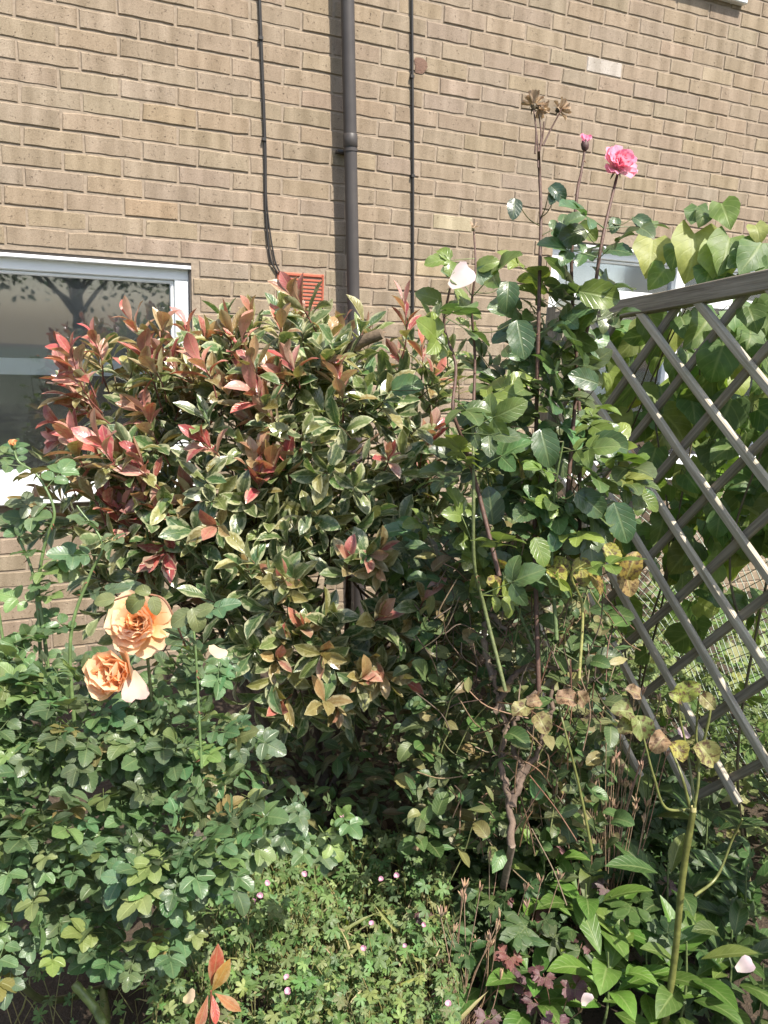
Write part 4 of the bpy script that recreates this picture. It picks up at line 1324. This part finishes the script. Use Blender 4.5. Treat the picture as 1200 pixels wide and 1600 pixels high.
# ---------------------------------------------------------------- low plants
def scatter_cover(name, label, cat, base, polyfn, n, templates, mat, size, colf, hmax, limit, up=.8, stalks=True):
    r_ = root(name, base, label, cat)
    fol = Foliage(templates, mat); st = MB(); cnt = 0
    while cnt < n:
        x, y, h = polyfn()
        cnt += 1
        p = np.array([x, y, h])
        d = unit(np.array([rng.normal(), rng.normal() - .35, rng.normal() * .35]))
        fol.put(d, np.array([.12, -.40, up]) + rdir() * .38, rng.uniform(*size), p, colf())
        if stalks and rng.random() < .35:
            f_ = p + np.array([rng.normal() * .03, rng.normal() * .03, -min(h, .14)])
            st.tube([f_, (f_ + p) / 2 + rdir() * .008, p], [.0012] * 3, 3, (*jit((.20, .20, .08), .25), 1), cap=False)
    fol.finish(r_, base, limit)
    if st.n:
        o = st.build('leaf_stalks', MATS['stem'], r_, origin=base); o['kind'] = 'stuff'
    return r_


def cranesbill_area():
    while True:
        x, y = rng.uniform(-.85, .28), rng.uniform(.95, 2.15)
        h0 = .34 - .10 * (y - 1.0)
        h = h0 * rng.uniform(.30, 1.0) ** .6 + .040 * math.sin(x * 11 + y * 7) + .030 * math.sin(x * 23 - y * 17) + (.05 * rng.random() if rng.random() < .15 else 0)
        q = project(np.array([x, y, h]))[0]
        if q[0] < 235 and (q[1] < 1500 or rng.random() < .93): continue
        if q[0] < 280 and q[1] < 1480: continue
        if q[0] > 715 - max(0, 1450 - q[1]) * .2: continue
        if q[1] < 1270 + (20 if q[0] > 470 else 0) + rng.uniform(0, 40): continue
        return x, y, max(.02, h)


cb_ = np.array([-.2, 1.5, 0.0])
cr_ = scatter_cover('cranesbill', 'low spreading plant with finely cut green leaves and tiny pink flowers', 'ground cover', cb_, cranesbill_area, 5600, GERAN + SMALL + SMALL[:1], 'small_leaf', (.008, .023),
                    lambda: jit((.105, .178, .058) if rng.random() < .65 else (.18, .23, .09), .30), .3, 300)
# grassy bits and dry stalks among it
gb = MB()
for _ in range(620):
    x, y, h = cranesbill_area()
    p = np.array([x, y, h * .6]); d = rdir() * np.array([1, 1, .4]) + np.array([0, 0, .75]); L_ = rng.uniform(.06, .17)
    Mx = xform(d, rdir(), L_, p); v, f, uv = SMALL[2]
    gb.add(v * np.array([.35, 1, 1]) @ Mx[:3, :3].T + Mx[:3, 3], f, uv, (*jit((.24, .27, .09) if rng.random() < .6 else (.36, .31, .18), .2), 1))
o = gb.build('grass_blades', MATS['small_leaf'], cr_, origin=cb_); o['kind'] = 'stuff'


def little_flower(parent, base, p, rad, col):
    b = MB()
    n = unit(CAMD(p) + np.array([0, 0, .5]) + rdir() * .3)
    x = unit(np.cross(n, rdir())); y = np.cross(n, x)
    for k in range(5):
        a = k * 1.2566
        Mx = xform(x * math.cos(a) + y * math.sin(a) + n * .25, n, rad, np.zeros(3)); v, f, uv = PET[k]
        b.add(v @ Mx[:3, :3].T, f, uv, (*col, 1))
    o = b.build('flower', MATS['tiny_pink_petal'], parent); o.location = Vector(p - base)


for (x, y) in [(413, 1222), (533, 1275), (506, 1342), (417, 1380), (406, 1400), (620, 1368), (662, 1445), (633, 1478), (580, 1444), (568, 1482), (450, 1550), (448, 1528), (476, 1366), (595, 1374), (396, 1410), (700, 1570)]:
    p = on_height(x, y, .36 if y > 1300 else .42)
    little_flower(cr_, cb_, p, rng.uniform(.006, .0095), jit((1.0, .95, 1.0), .12))


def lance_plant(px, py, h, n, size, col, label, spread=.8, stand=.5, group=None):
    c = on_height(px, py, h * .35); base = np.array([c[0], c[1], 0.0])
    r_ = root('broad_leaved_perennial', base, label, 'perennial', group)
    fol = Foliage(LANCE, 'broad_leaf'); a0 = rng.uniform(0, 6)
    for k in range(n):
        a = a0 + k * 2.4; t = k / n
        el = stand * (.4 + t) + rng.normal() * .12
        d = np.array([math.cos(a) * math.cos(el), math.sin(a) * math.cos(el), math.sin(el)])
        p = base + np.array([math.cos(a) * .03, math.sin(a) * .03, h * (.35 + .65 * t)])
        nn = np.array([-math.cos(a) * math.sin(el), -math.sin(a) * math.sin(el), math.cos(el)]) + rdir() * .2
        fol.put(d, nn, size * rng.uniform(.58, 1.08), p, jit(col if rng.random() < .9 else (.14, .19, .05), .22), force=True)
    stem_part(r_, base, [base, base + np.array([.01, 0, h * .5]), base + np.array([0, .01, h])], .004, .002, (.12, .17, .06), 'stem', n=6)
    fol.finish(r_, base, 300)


LP = (.085, .16, .034)
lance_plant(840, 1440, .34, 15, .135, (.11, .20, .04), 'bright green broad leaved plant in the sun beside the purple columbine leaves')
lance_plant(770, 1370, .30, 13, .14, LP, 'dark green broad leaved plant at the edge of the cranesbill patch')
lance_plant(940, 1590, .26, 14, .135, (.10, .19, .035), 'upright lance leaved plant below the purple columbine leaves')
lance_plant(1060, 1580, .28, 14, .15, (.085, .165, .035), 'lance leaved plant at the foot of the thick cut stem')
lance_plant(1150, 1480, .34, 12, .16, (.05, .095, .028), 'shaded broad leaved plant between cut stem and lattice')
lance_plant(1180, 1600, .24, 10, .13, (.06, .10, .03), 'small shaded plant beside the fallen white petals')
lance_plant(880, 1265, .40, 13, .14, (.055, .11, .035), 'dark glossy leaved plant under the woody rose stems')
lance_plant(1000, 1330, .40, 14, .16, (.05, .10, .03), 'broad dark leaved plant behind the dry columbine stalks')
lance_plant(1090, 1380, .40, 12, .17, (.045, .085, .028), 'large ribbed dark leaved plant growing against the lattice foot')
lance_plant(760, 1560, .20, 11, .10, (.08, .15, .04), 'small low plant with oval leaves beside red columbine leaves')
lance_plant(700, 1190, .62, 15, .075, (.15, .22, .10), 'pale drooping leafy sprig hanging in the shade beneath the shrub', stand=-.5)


def columbine(px, py, h, label, stalks, leaves, col=(.17, .075, .10), dry=(.29, .20, .14), seed=(.38, .26, .175)):
    c = on_height(px, py, .08); base = np.array([c[0], c[1], 0.0])
    r_ = root('columbine', base, label, 'columbine')
    for k in range(stalks):
        a = rng.uniform(0, 6.3); top = base + np.array([math.cos(a) * .06 + rng.normal() * .03, math.sin(a) * .05, h * rng.uniform(.55, 1.05)])
        P = stem_part(r_, base, [base + rdir() * np.array([.02, .02, 0]), (base + top) / 2 + rdir() * .025, top], .0016, .0011, jit(dry, .2), 'dry_stalk', n=5, k=5)
        b = MB()
        for j in range(4):
            d = unit(np.array([rng.normal() * .25, rng.normal() * .25, 1]))
            b.tube([top, top + d * .009, top + d * .018, top + d * .026] - base, [.0011, .0026, .0022, .0004], 5, (*jit(seed, .2), 1))
        b.build('seed_pod', MATS['stem'], r_)
    fol = Foliage(COLUM, 'small_leaf')
    for k in range(leaves):
        a = rng.uniform(0, 6.3); rr = rng.uniform(.03, .12)
        p0 = base + np.array([math.cos(a) * rr, math.sin(a) * rr, rng.uniform(.14, .30)])
        for j in (-1, 0, 1):
            d = unit(np.array([math.cos(a + j * 1.2), math.sin(a + j * 1.2), -.1]))
            fol.put(d, np.array([.1, -.4, .9]) + rdir() * .3, rng.uniform(.018, .030), p0 + d * .010, jit(col, .2))
        stem_part(r_, base, [base, (base + p0) / 2 + np.array([0, 0, .03]), p0], .0012, .001, (.25, .13, .10), 'leaf_stalk', n=4, k=4)
    fol.finish(r_, base, 300)


columbine(945, 1440, .70, 'tall columbine of dry brown stalks and upright seed pods against the lattice', 28, 0)
columbine(910, 1420, .54, 'dry columbine stalks with reddish pods rising beside the yellow stem', 15, 2)
columbine(985, 1500, .20, 'columbine with dull purple lobed leaves among green lance leaves', 3, 8, (.125, .085, .09))
columbine(790, 1520, .42, 'columbine with pinkish red leaves and thin dry stalks', 7, 4, (.17, .065, .065))
columbine(725, 1580, .36, 'sprawling columbine of tangled pale dry stalks beside the cranesbill', 16, 4, (.12, .06, .072))
columbine(870, 1600, .16, 'low columbine with wine red leaves under the lance leaved plants', 2, 5, (.12, .05, .065))
columbine(890, 1360, .32, 'small columbine with one pinkish purple leaf in the sun', 3, 2, (.20, .085, .12))


# ---------------------------------------------------------------- cut back stem with blotched leaves
def cut_plant():
    top = at(1083, 1268, 1.62); base = np.array([top[0] + .006, top[1] + .004, 0.0])
    r_ = root('cut_back_rose', base, 'thick yellow green cut stem sprouting thin arms with blotched yellow leaves', 'rose')
    Y = (.15, .165, .05)
    stem_part(r_, base, [base, base * .6 + top * .4 + np.array([.004, 0, 0]), base * .25 + top * .75 - np.array([.003, 0, 0]), top], .0076, .0066, Y, 'main_stem', 'green_cane', 12)
    t = MB(); a = at(1083, 1260, 1.62); t.tube([top - base, a - base], [.0065, .0064], 12, (.42, .40, .18, 1)); t.build('cut_end', MATS['stem'], r_)
    arms = [[(1082, 1265), (1040, 1262), (1022, 1215), (1010, 1170), (998, 1120)], [(1078, 1262), (1066, 1215), (1050, 1175), (1040, 1150)], [(1085, 1262), (1092, 1210), (1088, 1150), (1092, 1085)], [(1085, 1255), (1075, 1180), (1062, 1120), (1060, 1085)], [(1085, 1400), (1120, 1370), (1145, 1310), (1160, 1280)], [(1088, 1205), (1110, 1110), (1102, 1080)],
            [(925, 1330), (905, 1230), (885, 1150), (868, 1085)]]
    for px in arms: stem_part(r_, base, [at(x, y, 1.62 + .02 * math.sin(x)) for x, y in px], .0034, .0018, (.15, .17, .055), 'arm', 'green_cane', 7)
    fol = Foliage(CRUMP, 'blotched_leaf')
    for (x, y, hx, hy, c, s_) in [(990, 1115, 950, 1105, 0, .055), (995, 1118, 1005, 1150, 0, .058), (990, 1125, 960, 1150, 1, .045), (1000, 1085, 975, 1075, 2, .04), (1048, 1160, 1065, 1180, 3, .05), (1040, 1150, 1015, 1175, 2, .05), (1090, 1160, 1115, 1190, 1, .062), (1060, 1090, 1090, 1070, 4, .055), (1065, 1095, 1050, 1080, 4, .04),
                                 (868, 1090, 910, 1095, 2, .05), (830, 1100, 798, 1118, 1, .05), (838, 1115, 850, 1135, 1, .05), (1095, 1085, 1115, 1105, 1, .04), (845, 1095, 815, 1100, 2, .035), (915, 1100, 905, 1082, 2, .04)]:
        A, B = at(x, y, 1.61), at(hx, hy, 1.59)
        col = [(.20, .24, .09), (.28, .26, .11), (.31, .20, .13), (.38, .36, .09), (.24, .30, .06)][c]
        fol.put(B - A, CAMD(A) + np.array([0, 0, .5]) + rdir() * .2, s_, A, jit(col, .1), force=True)
    fol.finish(r_, base)


cut_plant()

# ---------------------------------------------------------------- weeds behind the fence and filling shade
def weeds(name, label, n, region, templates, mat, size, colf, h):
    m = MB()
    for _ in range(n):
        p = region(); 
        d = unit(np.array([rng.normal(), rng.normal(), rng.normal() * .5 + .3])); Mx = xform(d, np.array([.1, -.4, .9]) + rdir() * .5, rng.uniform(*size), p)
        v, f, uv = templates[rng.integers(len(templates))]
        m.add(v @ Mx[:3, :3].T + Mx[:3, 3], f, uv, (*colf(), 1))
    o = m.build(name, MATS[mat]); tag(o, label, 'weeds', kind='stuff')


def behind():
    u, off = rng.uniform(.3, 2.9), rng.uniform(.22, 1.5)
    p = trellis_point(u, -EYE, off); p[2] = rng.uniform(.05, 1) ** .7 * (.62 - .1 * off)
    return p


weeds('weeds', 'tangle of feathery green weeds behind the lattice fence', 3600, behind, SMALL + GERAN[:2], 'small_leaf', (.02, .06), lambda: jit((.12, .18, .055) if rng.random() < .7 else (.22, .26, .10), .25), .5)


def under():
    while True:
        x, y = rng.uniform(-.5, 1.05), rng.uniform(1.5, 2.6)
        p = np.array([x, y, rng.uniform(.02, .30)])
        q = project(p)[0]
        if 700 < q[0] < 1190 and q[1] > 1150: return p


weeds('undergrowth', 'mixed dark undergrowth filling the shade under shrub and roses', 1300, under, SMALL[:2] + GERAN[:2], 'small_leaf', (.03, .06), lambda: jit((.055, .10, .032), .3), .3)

# ---------------------------------------------------------------- fallen petals and leaves
for (x, y, h, s_, col, lab, rot) in [(1150, 1515, .36, .038, (1, .95, .97), 'pale petal lying on a shaded leaf below the lattice', .4), (912, 1572, .30, .030, (.95, .93, .92), 'small whitish petal caught low among lance leaves', 1.5), (325, 1318, .62, .034, (1, .95, .72), 'cream petal caught among rose leaves above the cranesbill', 2.6),
                                     (1068, 1135, .66, .040, (.9, .80, .82), 'crumpled pinkish petal hanging beside the cut stem', 4.4), (330, 1008, 1.21, .028, (.95, .85, .62), 'creamy petal resting on leaves beside the apricot bloom', 5.0), (286, 1562, .33, .030, (.98, .9, .6), 'yellowish petal lying on the cranesbill leaves', .1)]:
    p = on_height(x, y, h)
    o = bpy.data.objects.new('fallen_petal', petal_mesh('pale_petal', 3 + int(rng.integers(2)))); C.objects.link(o)
    d = np.array([math.cos(rot), math.sin(rot) * .4, math.sin(rot) * .5])
    o.matrix_world = Matrix(xform(d, CAMD(p) * .7 + np.array([.45, 0, .6]), s_, p).tolist()); o.color = (*col, 1)
    tag(o, lab, 'petal', 'fallen petals')
p0 = on_height(318, 1600, .30)
fr_ = root('shrub_seedling', np.array([p0[0], p0[1], 0]), 'lone red leaved shoot of the shrub standing in the cranesbill', 'seedling')
f2 = Foliage(PHOT, 'photinia_leaf'); t2 = MB()
fb = np.asarray(fr_.location)
for (x0, y0, x1, y1, s_, c) in [(330, 1540, 346, 1460, .085, (.34, .085, .055)), (332, 1548, 360, 1500, .075, (.36, .20, .06)), (325, 1555, 312, 1600, .065, (.33, .12, .07)), (332, 1555, 336, 1585, .05, (.40, .07, .06)), (336, 1552, 372, 1578, .062, (.34, .15, .07))]:
    A, B = on_height(x0, y0, .36), None
    zc_ = (A - CAM) @ CF
    B = at(x1, y1, zc_ - .015)
    f2.put(B - A, CAMD(A) + np.array([.3, 0, .3]), s_, A, c, .3, force=True)
f2.finish(fr_, fb)
stem_part(fr_, fb, [fb, at(330, 1548, (on_height(330, 1548, .36) - CAM) @ CF)], .003, .002, (.22, .08, .05), 'stem', n=6)

# ---------------------------------------------------------------- the tree that the window panes mirror
def mirror_tree(x, y, h, cr, label, n=5200):
    base = np.array([x, y, 0.0])
    r_ = root('garden_tree', base, label, 'tree')
    t = MB(); t.tube(curve([(0, 0, 0), (.1, 0, h * .3), (0, .1, h * .6), (.1, 0, h * .9)], 5), np.linspace(.16, .04, 16), 8, (.10, .08, .06, 1))
    ends = []
    for k in range(22):
        a = rng.uniform(0, 6.3); z = h * rng.uniform(.3, .75)
        e = np.array([math.cos(a) * cr * rng.uniform(.4, 1), math.sin(a) * cr * rng.uniform(.4, 1), min(h, z + h * rng.uniform(.1, .3))])
        t.tube(curve([(0, 0, z), e * .5 + np.array([0, 0, z * .5 + .1]), e], 4), np.linspace(.05, .012, 9), 5, (.10, .08, .06, 1)); ends.append(e)
    t.build('trunk', MATS['bark'], r_)
    m = MB()
    for _ in range(n):
        e = ends[rng.integers(len(ends))]; p = e + rng.normal(size=3) * np.array([.45, .45, .35])
        Mx = xform(rdir(), rdir() + np.array([0, 0, .6]), rng.uniform(.09, .17), p); v, f, uv = SMALL[1]
        m.add(v @ Mx[:3, :3].T + Mx[:3, 3], f, uv, (*jit((.07, .12, .035), .3), 1))
    o = m.build('crown', MATS['small_leaf'], r_); o['kind'] = 'stuff'


mirror_tree(4.3, -8.5, 5.2, 2.2, 'spreading garden tree across the lawn, mirrored in the window pane')
mirror_tree(7.6, -6.6, 4.6, 2.0, 'rounder garden tree beside the spreading one, mirrored in the window pane')
mirror_tree(1.2, -9.6, 4.4, 2.0, 'third garden tree standing apart, dim in the window reflection')

# ---------------------------------------------------------------- more broad leaves along the bed's sunny corner
for i, (px, py, h, n, size, col, lab) in enumerate([
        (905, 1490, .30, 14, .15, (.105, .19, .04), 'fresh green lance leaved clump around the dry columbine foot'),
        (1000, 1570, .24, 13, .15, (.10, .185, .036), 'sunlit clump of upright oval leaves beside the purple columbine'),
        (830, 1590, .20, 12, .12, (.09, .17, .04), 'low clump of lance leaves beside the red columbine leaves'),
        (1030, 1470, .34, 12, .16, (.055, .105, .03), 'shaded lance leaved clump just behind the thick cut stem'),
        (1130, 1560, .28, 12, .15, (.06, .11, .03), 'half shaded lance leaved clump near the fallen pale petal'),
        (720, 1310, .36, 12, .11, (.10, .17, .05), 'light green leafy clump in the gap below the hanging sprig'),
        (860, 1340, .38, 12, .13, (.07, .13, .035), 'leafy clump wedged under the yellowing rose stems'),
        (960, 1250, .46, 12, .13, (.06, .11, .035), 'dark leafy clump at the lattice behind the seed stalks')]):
    lance_plant(px, py, h, n, size, col, lab)

# ---------------------------------------------------------------- old lattice leaning on the wall behind the shrub
lr = root('old_lattice', np.array([.42, 3.05, 0.0]), 'dark brown lattice panel half hidden behind the variegated shrub', 'trellis', rz=WA)
for k in range(-8, 15):
    for sg in (1, -1):
        # slats at 45 degrees clipped to a panel .9 m wide and 1.25 m high
        c_ = k * .085
        P = [(x, sg * (x - .45) + .62 + c_ - .3) for x in np.linspace(0, .9, 60)]
        P = [p for p in P if 0.05 <= p[1] <= 1.25]
        if len(P) < 6: continue
        (xa, za), (xb_, zb_) = P[0], P[-1]
        y_ = .0 if sg > 0 else .011
        dx, dz = xb_ - xa, zb_ - za; L_ = math.hypot(dx, dz); nx, nz_ = -dz / L_ * .011, dx / L_ * .011
        m = MB(); m.add([(xa - nx, y_, za - nz_), (xa + nx, y_, za + nz_), (xb_ + nx, y_, zb_ + nz_), (xb_ - nx, y_, zb_ - nz_), (xa - nx, y_ + .01, za - nz_), (xa + nx, y_ + .01, za + nz_), (xb_ + nx, y_ + .01, zb_ + nz_), (xb_ - nx, y_ + .01, zb_ - nz_)],
                        [(0, 3, 2, 1), (4, 5, 6, 7), (0, 1, 5, 4), (2, 3, 7, 6), (1, 2, 6, 5), (0, 4, 7, 3)])
        m.build('slat', MATS['dark_timber'], lr, smooth=False)


# ---------------------------------------------------------------- shade under the shrub: dead leaves and straggling shoots
def litter():
    while True:
        x, y = rng.uniform(-.55, .45), rng.uniform(1.75, 3.1)
        p = np.array([x, y, rng.uniform(.01, .05)])
        if 380 < project(p)[0][0] < 760: return p


def straggle():
    while True:
        x, y = rng.uniform(-.45, .40), rng.uniform(1.9, 2.9)
        p = np.array([x, y, .06 + .36 * rng.random() ** 1.6])
        q = project(p)[0]
        if 400 < q[0] < 760 and q[1] < 1340: return p


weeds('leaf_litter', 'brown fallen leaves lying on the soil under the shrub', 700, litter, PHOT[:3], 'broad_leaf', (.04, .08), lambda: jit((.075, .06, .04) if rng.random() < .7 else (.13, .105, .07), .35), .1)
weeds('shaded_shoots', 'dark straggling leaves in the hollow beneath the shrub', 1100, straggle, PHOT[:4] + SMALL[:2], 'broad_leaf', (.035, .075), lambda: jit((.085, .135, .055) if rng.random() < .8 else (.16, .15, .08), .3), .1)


def tangle():
    while True:
        x, y = rng.uniform(640, 960), rng.uniform(830, 1330)
        if y < 950 and x > 920: continue
        p = at(x, y, rng.uniform(1.76, 2.35))
        if p[2] > .02: return p


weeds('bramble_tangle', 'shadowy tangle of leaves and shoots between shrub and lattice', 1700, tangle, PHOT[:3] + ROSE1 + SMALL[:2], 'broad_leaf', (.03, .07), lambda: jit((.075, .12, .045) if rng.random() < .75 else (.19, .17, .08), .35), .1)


def behind_rose():
    while True:
        x, y = rng.uniform(-40, 330), rng.uniform(1020, 1420)
        p = at(x, y, rng.uniform(1.38, 1.85))
        if p[2] > .05: return p


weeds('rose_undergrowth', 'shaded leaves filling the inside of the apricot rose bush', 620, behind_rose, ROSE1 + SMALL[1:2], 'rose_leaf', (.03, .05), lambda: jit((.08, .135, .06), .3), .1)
